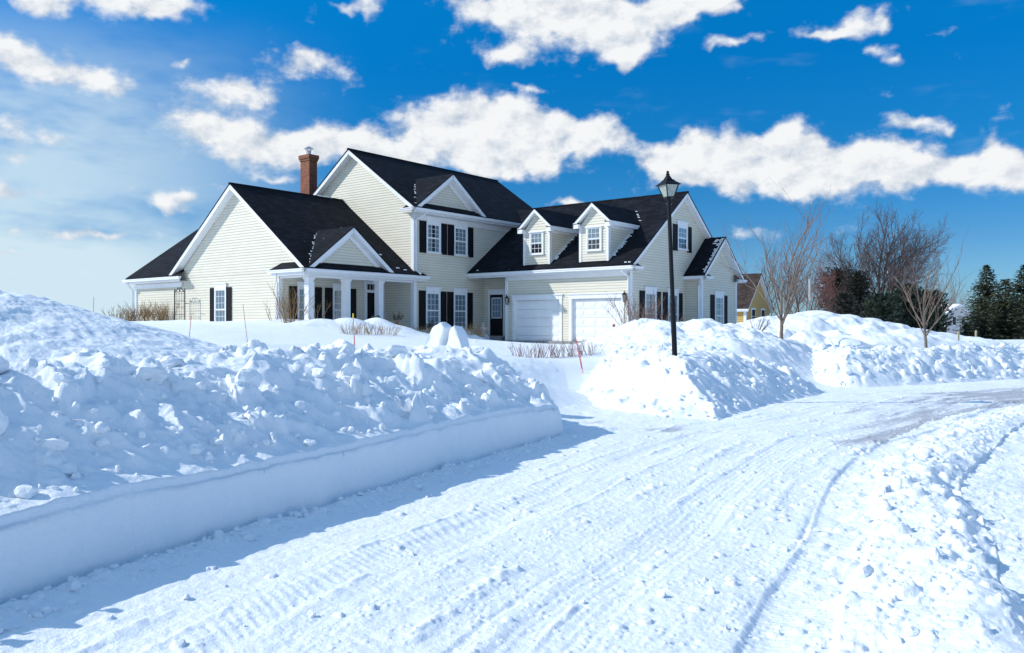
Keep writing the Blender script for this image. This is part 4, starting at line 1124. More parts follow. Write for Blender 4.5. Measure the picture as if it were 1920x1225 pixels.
def bare(name, px, Y, h, seed, label, cat='tree', group=None, mt=None, mc=None, trunk_h=.3, r0=.08, limbs=7, spread=.55, lv=3, up=.35, kids=(5, 4, 3), twr=.006, sz=None, trunks=1, base=None, droop=0):
    rng = random.Random(seed); x, y, z = base or gpos(px, Y)
    e = empty(name, (x, y, z - .08)); tag(e, label, cat, group)
    tk = MB(); cr = MB()
    def grow(p, d, L, r, level, tgt):
        n = 4 if level < 2 else 3
        pts = [p]; rad = [r]; q_ = p.copy(); dd = d.copy()
        for k in range(n):
            dd = (dd + Vector((rng.gauss(0, .15), rng.gauss(0, .15), rng.gauss(0, .08) + up * .16 - droop * .05 * level))).normalized()
            q_ = q_ + dd * (L / n); pts.append(q_.copy()); rad.append(max(r * (1 - (k + 1) / n * .72), twr * .45))
        tgt.tube(pts, rad, 5 if level == 0 else 4 if level == 1 else 3, cap=False)
        if level >= lv: return
        m = kids[min(level, len(kids) - 1)]
        for k in range(m):
            t = .22 + .74 * (k + rng.random() * .8) / m; i = min(int(t * n), n - 1); f = t * n - i
            b = pts[i].lerp(pts[i + 1], f); ax = (pts[i + 1] - pts[i]).normalized()
            a = rng.uniform(0, 6.28); side = ax.cross(Vector((math.cos(a), math.sin(a), .3))).normalized()
            nd = (ax * rng.uniform(.65, 1.0) + side * rng.uniform(.45, .8) + Vector((0, 0, up * .3))).normalized()
            grow(b, nd, L * rng.uniform(.36, .58) * (1.1 - .35 * t), max(r * .48 * (1 - t * .4), twr * .6), level + 1, cr)
    for tki in range(trunks):
        lean = Vector((rng.gauss(0, .05), rng.gauss(0, .05), 1)).normalized() if trunks == 1 else Vector(((tki - (trunks - 1) / 2) * .14, rng.gauss(0, .12), 1)).normalized()
        th = h * trunk_h; n = 5; pts = [Vector((0, 0, 0))]; rad = [r0 * 1.35]
        for k in range(n): pts.append(pts[-1] + (lean + Vector((rng.gauss(0, .04), rng.gauss(0, .04), 0))).normalized() * th / n); rad.append(r0 * (1 - .25 * (k + 1) / n))
        tk.tube(pts, rad, 7)
        top = pts[-1]
        grow(top, lean, h - th, r0 * .72, 0, tk)
        for k in range(limbs):
            a = 6.283 * k / limbs + rng.uniform(-.4, .4); t = rng.uniform(.55, 1.0); i = min(int(t * n), n - 1)
            b = pts[i].lerp(pts[i + 1], t * n - i)
            sp = spread * rng.uniform(.6, 1.35)
            d = Vector((math.cos(a) * sp, math.sin(a) * sp, 1)).normalized()
            grow(b, d, (h - b.z) * rng.uniform(.68, .98), r0 * rng.uniform(.38, .6), 0, tk)
    tk.build('trunk', M[mt or 'bark'], e); cr.build('crown', M[mc or 'twig'], e)
    return e

G_ = 'bare trees of the thicket behind the rise'
bare('young_tree', 1465, 29, 4.7, 4, 'young bare tree with long upright limbs, nearest to the bump-out gable', group=None, mt='pale_bark', mc='pale_twig', trunk_h=.16, r0=.070, limbs=7, spread=.55, kids=(6, 3), lv=2, up=.5, twr=.005)
bare('young_tree', 1737, 30, 3.6, 12, 'small bare tree on a straight thin trunk standing alone in the snow field', mt='pale_bark', mc='pale_twig', trunk_h=.25, r0=.055, limbs=9, spread=.8, kids=(6, 3), lv=2, up=.8, twr=.0045)
bare('big_bare_tree', 1648, 85, 11.4, 44, 'tall bare tree with a broad fan shaped crown rising above the dark evergreens', mt='dark_bark', mc='dark_twig', trunk_h=.30, r0=.24, limbs=8, spread=.72, kids=(10, 7, 5), lv=3, up=.30, twr=.018, trunks=2)
for i, (px, Y, h, sd, red) in enumerate([(1437, 66, 6.2, 31, 0), (1478, 70, 6.6, 32, 1), (1505, 66, 7.4, 33, 0), (1532, 72, 6.6, 34, 1), (1562, 68, 5.4, 35, 1), (1590, 76, 4.8, 36, 1), (1700, 80, 5.0, 37, 1), (1745, 84, 6.4, 38, 1), (1790, 118, 6.4, 39, 1)]):
    lab = ['slim pale brown bare tree just right of the yellow house', 'reddish bare tree behind the young tree', 'pale bare tree, tallest of the thicket, beside the white pole',
           'reddish bare tree just right of the white pole', 'dark reddish bare tree at the foot of the rise', 'dark reddish bare tree beside the dark juniper', 'low reddish bare tree under the tall bare tree',
           'low reddish bare tree behind the round pine', 'low reddish bare tree above the white shed'][i]
    bare('bare_tree', px, Y, h, sd, lab, group=G_, mt='bark' if red else 'pale_bark', mc='red_twig' if red else 'pale_twig', trunk_h=.12, r0=.10, limbs=5, spread=.42, kids=(7, 5, 3), lv=3, up=.45, twr=.009)
bare('birch_tree', 1545, 44, 1.9, 47, 'small pale birch with forked white stems at the top of the rise', mt='pole', mc='pale_twig', trunk_h=.15, r0=.06, limbs=4, spread=.5, kids=(4, 3), lv=2, up=.4, twr=.01)

def conifer(name, px, Y, h, r, seed, label, mat, shape='spruce', group=None):
    rng = random.Random(seed); x, y, z = gpos(px, Y); e = empty(name, (x, y, z - .1)); tag(e, label, 'tree', group)
    MB().tube([(0, 0, 0), (0, 0, h * .5), (0, 0, h * .97)], [.13, .08, .02], 6).build('trunk', M['bark'], e)
    cr = MB(); k = 0; zt = .25
    while zt < h * .99:
        t = zt / h
        if shape == 'spruce': rr = r * (1 - t) ** .85 * (1.0 + .12 * math.sin(zt * 5)) + .08
        elif shape == 'juniper': rr = r * (1 - abs(t - .35) ** 1.7 * 1.5) * (1 if t < .85 else (1 - t) / .15)
        else: rr = r * math.sqrt(max(0, 1 - ((t - .42) / .6) ** 2))
        rr = max(rr, .06); nb = int(7 + 9 * rr)
        for b in range(nb):
            a = k * 2.4 + b * 6.283 / nb + rng.uniform(-.3, .3); L = rr * rng.uniform(.62, 1.12)
            ca, sa = math.cos(a), math.sin(a)
            rise = {'spruce': -.12 + .5 * t, 'juniper': 1.3, 'pine': .35}[shape]
            m = max(3, int(L / .16))
            for s_ in range(m):
                f = (s_ + rng.random()) / m
                if f < .25 and rng.random() < .6: continue
                px_, py_ = ca * L * f, sa * L * f
                pz_ = zt + rise * L * f * (.6 + .5 * f) + rng.uniform(-.06, .06)
                for w_ in range(3):
                    s = rng.uniform(.09, .19) * (1.15 - .4 * f) * (1 if shape != 'pine' else 1.15)
                    th = a + rng.uniform(-1.2, 1.2); up = rng.uniform(-.5, .5) + (.8 if shape != 'spruce' else -.1)
                    d = Vector((math.cos(th), math.sin(th), up)).normalized() * s * 1.6
                    n_ = Vector((-math.sin(th), math.cos(th), rng.uniform(-.6, .6))).normalized() * s * .42
                    o_ = Vector((px_, py_, pz_)) + Vector((rng.uniform(-.09, .09), rng.uniform(-.09, .09), rng.uniform(-.05, .05)))
                    cr.add([o_ - n_, o_ + d * .5 - n_ * .9, o_ + d, o_ + d * .5 + n_ * .9, o_ + n_], [(0, 1, 2, 3, 4)])
        zt += rng.uniform(.15, .22) * (1 + .25 * (shape == 'pine')); k += 1
    cr.build('crown', M[mat], e); return e
conifer('juniper_tree', 1608, 60, 5.0, 1.25, 61, 'dark pointed juniper in front of the tall bare tree', 'juniper', 'juniper')
conifer('juniper_tree', 1570, 74, 6.2, 1.9, 62, 'brownish dark evergreen among the reddish bare trees', 'juniper', 'juniper')
conifer('juniper_tree', 1583, 56, 3.2, 1.0, 72, 'low dark juniper dusted with snow on the slope of the rise', 'juniper', 'pine')
conifer('pine_tree', 1655, 57, 3.2, 1.5, 63, 'bushy dark pine at the end of the rise, behind the tuft of golden grass', 'pine', 'pine', 'bushy pines behind the snow field')
conifer('pine_tree', 1700, 59, 3.9, 1.7, 64, 'bushy dark pine, second from the golden grass', 'pine', 'pine', 'bushy pines behind the snow field')
conifer('pine_tree', 1742, 60, 3.6, 1.6, 65, 'round dark pine right behind the small bare tree', 'pine', 'pine', 'bushy pines behind the snow field')
conifer('pine_tree', 1752, 57, 2.1, 1.0, 66, 'low round pine beside the white shed', 'pine', 'pine', 'bushy pines behind the snow field')
conifer('spruce_tree', 1850, 66, 6.0, 2.7, 67, 'pointed dark spruce, the left one of the tall pair at the edge of the field', 'spruce', 'spruce', 'tall spruces')
conifer('spruce_tree', 1922, 64, 5.9, 2.8, 68, 'pointed dark spruce cut off by the frame on the right', 'spruce', 'spruce', 'tall spruces')
conifer('spruce_tree', 1885, 61, 4.6, 2.2, 69, 'shorter spruce between the two tall ones', 'spruce', 'spruce', 'tall spruces')
conifer('spruce_tree', 1842, 60, 3.0, 1.5, 70, 'short broad spruce with snow on its lower boughs, left of the tall pair', 'spruce', 'spruce', 'tall spruces')
conifer('spruce_tree', 1815, 57, 1.2, .8, 71, 'smallest spruce, knee high and snowy, before the white shed', 'spruce', 'spruce', 'tall spruces')

def shrub(name, px, Y, h, w_, seed, label, n=14, mat='shrub', group=None, r=.008, bend=1.0, branch=3, cat='shrub', zoff=-.05):
    rng = random.Random(seed); x, y, z = gpos(px, Y); e = MB()
    for k in range(n):
        a = rng.uniform(0, 6.283); q0 = rng.random() ** .5; bx, by = math.cos(a) * w_ * .28 * q0, math.sin(a) * w_ * .28 * q0
        d = Vector((math.cos(a) * bend * .45 * q0 * w_ / h, math.sin(a) * bend * .45 * q0 * w_ / h, 1)).normalized(); L = h * rng.uniform(.6, 1.1)
        p = Vector((bx, by, 0)); pts = [p]
        for s_ in range(4):
            d = (d + Vector((rng.gauss(0, .11), rng.gauss(0, .11), .05))).normalized(); pts.append(pts[-1] + d * L / 4)
        e.tube(pts, [r, r * .9, r * .75, r * .6, r * .4], 4, cap=False)
        for b in range(branch):
            i = rng.randint(1, 3); s0 = pts[i].lerp(pts[i + 1], rng.random()) if i < 4 else pts[i]
            th = rng.uniform(0, 6.283); dd = (d + Vector((math.cos(th), math.sin(th), .1)) * .75).normalized(); l2 = L * rng.uniform(.18, .36)
            m_ = s0 + dd * l2 * .5 + Vector((0, 0, .02)); e.tube([s0, m_, m_ + (dd + Vector((0, 0, .5))).normalized() * l2 * .5], [r * .6, r * .5, r * .3], 3, cap=False)
    o = e.build(name, M[mat]); o.location = (x, y, z + zoff); return tag(o, label, cat, group)
g1 = 'hedge of bare shrubs at the end wall'
for i, (px, h) in enumerate([(222, .75), (243, .85), (262, .95), (284, .95), (304, 1.0), (320, 1.05)]):
    lab = ['bare brown shrub, outermost of the row by the end wall', 'bare brown shrub, second of the row by the end wall', 'bare brown shrub before the corner downspout', 'dense brown shrub beside the corner downspout',
           'bare brown shrub, second nearest to the trellis', 'taller bare shrub nearest to the iron trellis'][i]
    shrub('bare_shrub', px, 42.6, h, 1.5, 100 + i, lab, 34, 'shrub', g1, .011, 1.3, 5)
shrub('bare_shrub', 512, 34.4, .95, 1.0, 110, 'bare shrub against the cream wall just outside the porch', 10, 'shrub', None, .009, 1.3, 3)
shrub('bare_shrub', 545, 33.8, 1.35, 1.3, 111, 'bushy bare shrub before the leftmost porch window', 40, 'shrub', None, .009, 1.0, 4)
shrub('bare_shrub', 592, 34.0, 1.0, .8, 112, 'thin bare shrub beside the first porch column', 9, 'shrub', None, .008, 1.0, 3)
g2 = 'low twiggy shrubs in the snow before the porch'
for i, px in enumerate([655, 680, 704, 728]):
    shrub('twiggy_shrub', px, 30.5 + .4 * i, .50, 1.0, 120 + i, ['low twiggy shrub nearest to the second porch column', 'low twiggy shrub before the mound by the red stake', 'low twiggy shrub before the front door', 'low twiggy shrub at the house corner end of the row'][i], 34, 'dry_grass' if i % 2 else 'shrub', g2, .006, .9, 2)
g3 = 'red stemmed shrubs across the driveway edge'
for i, px in enumerate([978, 1003, 1030, 1056, 1080, 1106]):
    shrub('red_stem_shrub', px, 25.8 + .15 * i, .50 + .05 * (i % 3), .95, 130 + i, ['thin red stemmed shrub below the side door', 'red stemmed shrub, second from the side door', 'red stemmed shrub below the middle of the left garage door', 'red stemmed shrub below the pillar between the garage doors',
          'dense red stemmed shrub beside the leaning red stake', 'red stemmed shrub at the end by the snow blocks'][i], 26, 'red_twig' if i % 2 == 0 else 'twig', g3, .006, .8, 2)
shrub('bare_shrub', 1192, 33.4, 1.6, 1.6, 140, 'large bare shrub at the garage corner, taller than the mound', 46, 'twig', None, .010, 1.2, 5)
shrub('bare_shrub', 1237, 34.2, 1.3, 1.5, 141, 'bare shrub before the left gable windows', 30, 'twig', None, .009, 1.2, 4)
shrub('bare_shrub', 1300, 36.0, .8, .9, 142, 'faint twiggy shrub at the corner of the bump-out', 16, 'twig', None, .008, 1.0, 3)
shrub('bare_shrub', 1418, 30.5, .55, .9, 143, 'low bare shrub poking through snow below the yellow house', 20, 'dark_bark', None, .009, 1.6, 2)
g4_ = 'dry grass by the main front'
for i, (px, Y, h) in enumerate([(790, 37, .40), (815, 37.4, .5), (880, 38.5, .6), (897, 39, .6), (770, 36.5, .35)]):
    shrub('dry_grass_tuft', px, Y, h, .9, 150 + i, ['dry tuft below the left ground floor window', 'dry tuft between the ground floor windows', 'tall golden tuft behind the standing snow slabs', 'tall golden tuft beside the gray ornament', 'dry tuft nearest to the porch corner'][i], 70, 'dry_grass', g4_, .005, .9, 0, 'grass tuft')
shrub('dry_grass_tuft', 1635, 40, .65, 1.6, 160, 'golden dry grass tuft at the foot of the dark pines', 120, 'dry_grass', None, .010, .9, 0, 'grass tuft')
# leafy rhododendrons
def rhodo(px, Y, h, seed, label):
    rng = random.Random(seed); x, y, z = gpos(px, Y); st = MB(); lf = MB()
    for k in range(9):
        a = rng.uniform(0, 6.28); tip = Vector((math.cos(a) * .3 * rng.random(), math.sin(a) * .3 * rng.random(), h * rng.uniform(.6, 1)))
        st.tube([(0, 0, 0), tip * .5, tip], [.012, .01, .006], 4, cap=False)
        for j in range(16):
            b = rng.uniform(0, 6.28); c0 = tip * rng.uniform(.6, 1.0); d = Vector((math.cos(b), math.sin(b), -.7)).normalized() * .13; n_ = Vector((-math.sin(b), math.cos(b), 0)) * .022
            lf.add([c0, c0 + d * .5 + n_, c0 + d, c0 + d * .5 - n_], [(0, 1, 2, 3)])
    e = empty('rhododendron', (x, y, z - .05)); tag(e, label, 'shrub'); st.build('stem', M['twig'], e); lf.build('leaves', M['rhodo'], e)
rhodo(744, 35.0, .62, 5, 'dark leafy shrub behind the snow mound at the porch corner')
rhodo(704, 35.4, .55, 6, 'dark leafy shrub on the snow before the front door')
rhodo(808, 38.2, .70, 7, 'dark leafy shrub under the ground floor windows')
rhodo(985, 38.5, .30, 8, 'small dark leafy sprig beside the left garage door') if False else None

# ------------------------------------------------------------------ stakes, markers, ornaments
def stake(px0, py0, px1, py1, Y, mats, label, r=.007, cat='stake', name='marker_stake', group=None, Y2=None):
    a = at(px0, py0, Y); b = at(px1, py1, Y2 or Y); g = hz(a.x, a.y)
    d = b - a; a0 = a - d.normalized() * max(.15, a.z - g + .2)
    e = empty(name, tuple(a)); tag(e, label, cat, group)
    n = len(mats); pp = [a0] + [a + d * t for t in [m[1] for m in mats]]
    for i, (mm, t) in enumerate(mats):
        MB().tube([pp[i] - a, pp[i + 1] - a], r if mm != 'stake_yellow' else r * 1.5, 6).build('pole' if i == 0 else 'pole_tip', M[mm], e)
    return e
G5 = 'driveway marker stakes'
stake(354.6, 636, 358.6, 592, 22, [('stake_pink', 1)], 'thin pink stake in front of the trellis, behind the big snow pile', .009, group=G5)
stake(463, 634, 455.6, 571, 24, [('stake_pink', .62), ('stake_gray', 1)], 'thin leaning pink stake with a gray upper half before the blank cream wall', .009, group=G5)
stake(666, 670, 662, 588, 17, [('stake_red', .50), ('stake_gray', .88), ('stake_yellow', 1)], 'red and gray stake with a yellow tip behind the ploughed bank', .010, group=G5)
stake(1090, 688, 1079, 632, 24, [('stake_red', 1)], 'bright red stake leaning beside the red stemmed shrubs', .012, group=G5)
stake(1091, 687, 1086, 655, 23.6, [('stake_red', 1)], 'short red stake crossing the leaning one', .010, group=G5)
stake(175, 582, 176, 557, 20, [('stake_gray', 1)], 'gray stake on the ridge of the big snow pile', .007, group=G5)
stake(221, 592, 222, 572, 26, [('stake_gray', 1)], 'faint gray stake beyond the big snow pile', .007, group=G5)
e = stake(1211, 658, 1211, 636, 28, [('stake_gray', 1)], 'thin stake with a small red loop before the snow mounds', .006, group=G5)
MB().tube([Vector((.0 + .035 * math.sin(t), 0, .46 + .08 * -math.cos(t))) for t in [6.283 * k / 12 for k in range(13)]], .008, 4).build('loop', M['stake_red'], e)
def disc(px, py, Y, r, mat, label, base):
    a = at(px, py, Y); g = hz(a.x, a.y); e = empty('reflector', (a.x, a.y, g - .1)); tag(e, label, 'reflector')
    MB().tube([(0, 0, 0), (0, 0, a.z - g + .1)], .006, 5).build('pole', M['stake_gray'], e)
    m = MB(); n = 16; c = Vector((0, 0, a.z - g + .1))
    for yy in (-.012, .012): m.v += [tuple(c + Vector((r * math.cos(6.283 * k / n), yy, r * math.sin(6.283 * k / n)))) for k in range(n)]
    m.f = [tuple(range(n)), tuple(range(2 * n - 1, n - 1, -1))] + [(k, (k + 1) % n, (k + 1) % n + n, k + n) for k in range(n)]
    m.build('disc', M[mat], e)
disc(1151, 610.5, 34, .055, 'red_disc', 'dark red reflector disc in front of the right garage door', 648)
disc(764.5, 623, 34.5, .06, 'pink_disc', 'dark pink reflector disc beside the porch corner', 630)
disc(898, 620.5, 40, .055, 'pink_disc', 'pink reflector disc against the wall by the side door', 640)
G6 = 'wooden survey stakes in the snow field'
for (a, b, Y, lab) in (((1598, 637), (1598, 617), 34.5, 'short wooden stake on the slope of the rise'), ((1797, 657), (1797, 623), 33, 'wooden stake nearest to the small bare tree'), ((1830, 650), (1829, 621), 36, 'wooden stake before the tall spruces')):
    p = at(a[0], a[1], Y); q2 = at(b[0], b[1], Y); g = hz(p.x, p.y)
    mb = MB(); zt = q2.z - g; mb.box(-.035, .035, -.02, .02, -.3, zt); mb.add([(-.035, -.02, zt), (.035, -.02, zt), (.035, .02, zt), (-.035, .02, zt), (0, 0, zt + .05)], [(0, 1, 4), (1, 2, 4), (2, 3, 4), (3, 0, 4)])
    o = mb.build('wooden_stake', M['wood_stake']); o.location = (p.x, p.y, g); tag(o, lab, 'stake', G6)

# white pole beside the thicket
x, y, z = gpos(1518, 41); o = MB().tube([(0, 0, -.3), (0, 0, at(1518, 523, 41).z - z)], [.06, .05], 8).build('utility_pole', M['pole']); o.location = (x, y, z)
tag(o, 'plain white pole standing at the top of the snow rise', 'pole')

# iron trellis by the wing wall
tr = empty('garden_trellis', (*uv(-11.15, 19.05), 0), UA); tag(tr, 'black iron garden trellis with a scrolled top standing against the cream wing wall', 'trellis')
W2 = .47; zt = Z(1.72); zb_ = Z(-.3)
mb = MB()
for sg in (-1, 1):
    mb.tube([(0, sg * W2, zb_), (0, sg * W2, zt)], .027, 6); mb.tube([(0, sg * W2, zt), (0, sg * (W2 + .04), zt + .06), (0, sg * (W2 - .02), zt + .12), (0, sg * (W2 - .1), zt + .06), (0, sg * (W2 - .04), zt + .03)], .020, 5)
    mb.tube([(0, sg * W2, zt - .01), (0, sg * .3, zt + .03), (0, sg * .2, zt + .14), (0, sg * .10, zt + .20), (0, sg * .03, zt + .12)], .020, 5)
    mb.tube([(0, sg * (W2 - .0), Z(1.12)), (0, sg * (W2 - .0) + (-.42 if sg > 0 else -.38), Z(1.10))], .016, 5)
mb.tube([(0, -W2, zt - .02), (0, W2, zt - .02)], .018, 6)
mb.lathe([(.0, zt + .0), (.05, zt + .05), (.0, zt + .10)], (0, 0), 8)
mb.build('frame', M['black_metal'], tr)
mb = MB()
for k in range(1, 6): yv = -W2 + 2 * W2 * k / 6; mb.tube([(0, yv, zb_), (0, yv, zt - .02)], .009, 4)
for k in range(6): zv = zt - .12 - .34 * k; mb.tube([(.006, -W2, zv), (.006, W2, zv)], .009, 4)
mb.build('wire_grid', M['black_metal'], tr)

# gray garden ornament with a snow cap
x, y, z = gpos(906, 40.5); g0 = MB().lathe([(.34, -.2), (.30, .10), (.22, .22), (.12, .28), (.10, .40), (.17, .48), (.15, .56), (.06, .62), (.05, .74), (.02, .86)], (0, 0), 14).build('garden_ornament', M['gray_stone'], smooth=True)
g0.location = (x, y, z); tag(g0, 'tiered gray stone ornament half buried in snow beside the side door', 'ornament')

# two slabs of crusted snow standing on edge
def slab_block(outl, Y, lab, seed, tilt):
    rng = random.Random(seed); c = at(sum(p[0] for p in outl) / len(outl), sum(p[1] for p in outl) / len(outl), Y)
    bm = bmesh.new(); P = [(at(px, py, Y) - c) * 1.10 for px, py in outl]
    lo = [bm.verts.new((p.x, -.14, p.z)) for p in P]; hi = [bm.verts.new((p.x * .97 + .02, .16, p.z)) for p in P]
    bm.faces.new(lo); bm.faces.new(hi[::-1]); n = len(P)
    for i in range(n): bm.faces.new((lo[i], hi[i], hi[(i + 1) % n], lo[(i + 1) % n]))
    bmesh.ops.triangulate(bm, faces=bm.faces[:]); bmesh.ops.subdivide_edges(bm, edges=bm.edges[:], cuts=5, use_grid_fill=True)
    bmesh.ops.smooth_vert(bm, verts=bm.verts[:], factor=.5, use_axis_x=True, use_axis_y=True, use_axis_z=True)
    from mathutils import noise as mn
    for v in bm.verts: v.co += Vector((1, 1, 1)) * 0 + mn.noise_vector(v.co * 5 + Vector((seed, 0, 0))) * .022 + mn.noise_vector(v.co * 17) * .008
    bmesh.ops.recalc_face_normals(bm, faces=bm.faces[:])
    me = bpy.data.meshes.new('snow_block'); bm.to_mesh(me); bm.free(); me.materials.append(M['snow'])
    for f in me.polygons: f.use_smooth = True
    o = bpy.data.objects.new('snow_block', me); COL.objects.link(o); o.location = c; o.rotation_euler = (0, 0, tilt); tag(o, lab, 'snow block', 'slabs of snow standing on edge'); return o
slab_block([(788, 676), (804, 652), (813, 632), (820, 613), (832, 608), (841, 617), (838, 632), (829, 652), (821, 678)], 16.4, 'larger leaning slab of crusted snow standing on the bank before the windows', 3, -.45)
slab_block([(834, 678), (843, 656), (849, 636), (850, 620), (858, 614), (866, 625), (871, 642), (876, 662), (878, 678)], 16.2, 'narrower upright slab of snow right beside the larger one', 9, -.5)

# ------------------------------------------------------------------ neighbours
hx = empty('yellow_house', (16.86, 60, 0), R(57)); tag(hx, 'small yellow house with a brown roof half hidden behind the bump-out gable', 'house')
g = 0.6; ez = at(0, 574, 60).z; pz = at(0, 514, 62).z; Wd = 6.0; Ln = 9.0
# local x along the gable wall, local -y is its outward side
siding(Fy(0), [(0, g), (Wd, g), (Wd, ez), (Wd / 2, pz - .12), (0, ez)], 'wall', M['yellow_siding'], hx)
siding(Fx(0), [(0, g), (Ln, g), (Ln, ez), (0, ez)], 'wall', M['yellow_siding'], hx)
MB().box(Wd - .02, Wd, 0, Ln, g, ez).box(0, Wd, Ln - .02, Ln, g, ez).build('wall', M['yellow_siding'], hx)
k_ = (pz - ez) / (Wd / 2)
for sg in (-1, 1):
    pts = [(Wd / 2, -.3, pz), (Wd / 2 + sg * (Wd / 2 + .3), -.3, ez - .3 * k_), (Wd / 2 + sg * (Wd / 2 + .3), Ln + .3, ez - .3 * k_), (Wd / 2, Ln + .3, pz)]
    MB().slab(pts, .05, .08).build('roof', M['shingle_brown'], hx); MB().slab(inset(pts, .03), .2, .02).build('rake_board', M['trim'], hx)
for a in (1.35, 3.75):
    mb = MB(); F = Fy(0); mb.fbox(F, a - .12, a + .75 + .12, ez - 1.35, ez - .1, .02, .06); w1 = mb.build('window', M['trim'], hx)
    MB().fbox(F, a, a + .75, ez - 1.22, ez - .24, .061, .066).build('glass', M['black'], w1); MB().fbox(F, a - .0, a + .75, ez - .76, ez - .72, .067, .08).build('glazing_bar', M['trim'], w1)
MB().box(-.05, .14, -.05, .14, g, ez - .05).build('corner_board', M['trim'], hx)
MB().box(-.34, -.26, -.3, Ln, ez - .34, ez - .22).build('gutter', M['trim'], hx)

sh = empty('white_shed', (at(1797, 0, 105).x, 105, 0), R(8)); tag(sh, 'far white building with a snow covered gable roof between the pines and the spruces', 'shed')
ez = at(0, 588, 105).z; pz = at(0, 572, 105).z; hw = 1.75
siding(Fy(0), [(-hw, 0), (hw, 0), (hw, ez), (0, pz - .05), (-hw, ez)], 'wall', M['white_siding'], sh)
MB().box(-hw, hw, 5.98, 6, 0, ez).box(-hw, -hw + .02, 0, 6, 0, ez).box(hw - .02, hw, 0, 6, 0, ez).build('wall', M['white_siding'], sh)
for sg in (-1, 1):
    pts = [(0, -.3, pz), (sg * (hw + .3), -.3, ez - .18), (sg * (hw + .3), 6.3, ez - .18), (0, 6.3, pz)]
    MB().slab(pts, .14, .14).build('roof', M['snow'], sh); MB().slab(inset(pts, .05), .14, .0).build('rake_board', M['trim'], sh)
for a in (-.9, .35):
    mb = MB(); w1 = mb.fbox(Fy(0), a, a + .6, ez - 1.5, ez - .4, .02, .05).build('window', M['trim'], sh); MB().fbox(Fy(0), a + .08, a + .52, ez - 1.42, ez - .48, .051, .056).build('glass', M['black'], w1)
# ------------------------------------------------------------------ camera, sun, sky
cam = bpy.data.cameras.new('camera'); co = bpy.data.objects.new('camera', cam); COL.objects.link(co)
co.location = (0, 0, E); co.rotation_euler = (R(90), 0, 0)
cam.sensor_width = 36; cam.lens = FPX / 1920 * 36; cam.clip_end = 5000; cam.clip_start = .05
cam.shift_y = -.5 / 1920
SC.camera = co
SUN_EL = R(34)
tosun = Vector((-.999 * math.cos(SUN_EL), -.043 * math.cos(SUN_EL), math.sin(SUN_EL)))
sl = bpy.data.lights.new('sun', 'SUN'); sl.energy = 3.3; sl.angle = R(.53); sl.color = (1, .955, .89)
so = bpy.data.objects.new('sun', sl); COL.objects.link(so); so.rotation_euler = tosun.to_track_quat('Z', 'Y').to_euler(); so.location = (0, 0, 30)

w = bpy.data.worlds.new('World'); SC.world = w; w.use_nodes = True; nt = w.node_tree; nt.nodes.clear()
out = N(nt, 'ShaderNodeOutputWorld'); bg = N(nt, 'ShaderNodeBackground'); nt.links.new(bg.outputs[0], out.inputs[0])
sky = N(nt, 'ShaderNodeTexSky'); sky.sky_type = 'NISHITA'; sky.sun_disc = False
sky.sun_elevation = SUN_EL; sky.sun_rotation = math.atan2(tosun.x, tosun.y); sky.ozone_density = 2.2; sky.air_density = 1.0; sky.dust_density = .3
SKY_S = .15
bg.inputs[1].default_value = SKY_S
hs = N(nt, 'ShaderNodeHueSaturation'); hs.inputs['Saturation'].default_value = 1.0; hs.inputs['Value'].default_value = 1.0
tc = N(nt, 'ShaderNodeTexCoord'); sp = N(nt, 'ShaderNodeSeparateXYZ'); nt.links.new(tc.outputs['Generated'], sp.inputs[0])
az = N(nt, 'ShaderNodeMath', operation='ARCTAN2'); nt.links.new(sp.outputs[0], az.inputs[0]); nt.links.new(sp.outputs[1], az.inputs[1])
el = N(nt, 'ShaderNodeMath', operation='ARCSINE'); nt.links.new(sp.outputs[2], el.inputs[0])
# a polarised winter sky: redness taken out, more so higher up in view
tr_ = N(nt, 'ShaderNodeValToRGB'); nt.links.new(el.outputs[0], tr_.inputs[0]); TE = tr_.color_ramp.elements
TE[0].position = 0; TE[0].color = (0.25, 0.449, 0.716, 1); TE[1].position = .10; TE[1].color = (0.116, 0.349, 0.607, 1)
for p_, c_ in ((.20, (0.033, 0.366, 0.649)), (.30, (0.005, 0.416, 0.765)), (.42, (0.002, 0.549, 0.932)), (.60, (.34, .98, 1.22)), (.95, (.60, 1.15, 1.32))):  # top stops lie out of view, brightened to fill the snow's shade
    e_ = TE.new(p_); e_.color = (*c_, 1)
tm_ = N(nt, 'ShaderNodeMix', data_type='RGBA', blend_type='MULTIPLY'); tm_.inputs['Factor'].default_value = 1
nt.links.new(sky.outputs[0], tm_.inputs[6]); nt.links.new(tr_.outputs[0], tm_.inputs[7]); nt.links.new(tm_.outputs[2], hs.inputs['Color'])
cb = N(nt, 'ShaderNodeCombineXYZ'); nt.links.new(az.outputs[0], cb.inputs[0]); nt.links.new(el.outputs[0], cb.inputs[1])
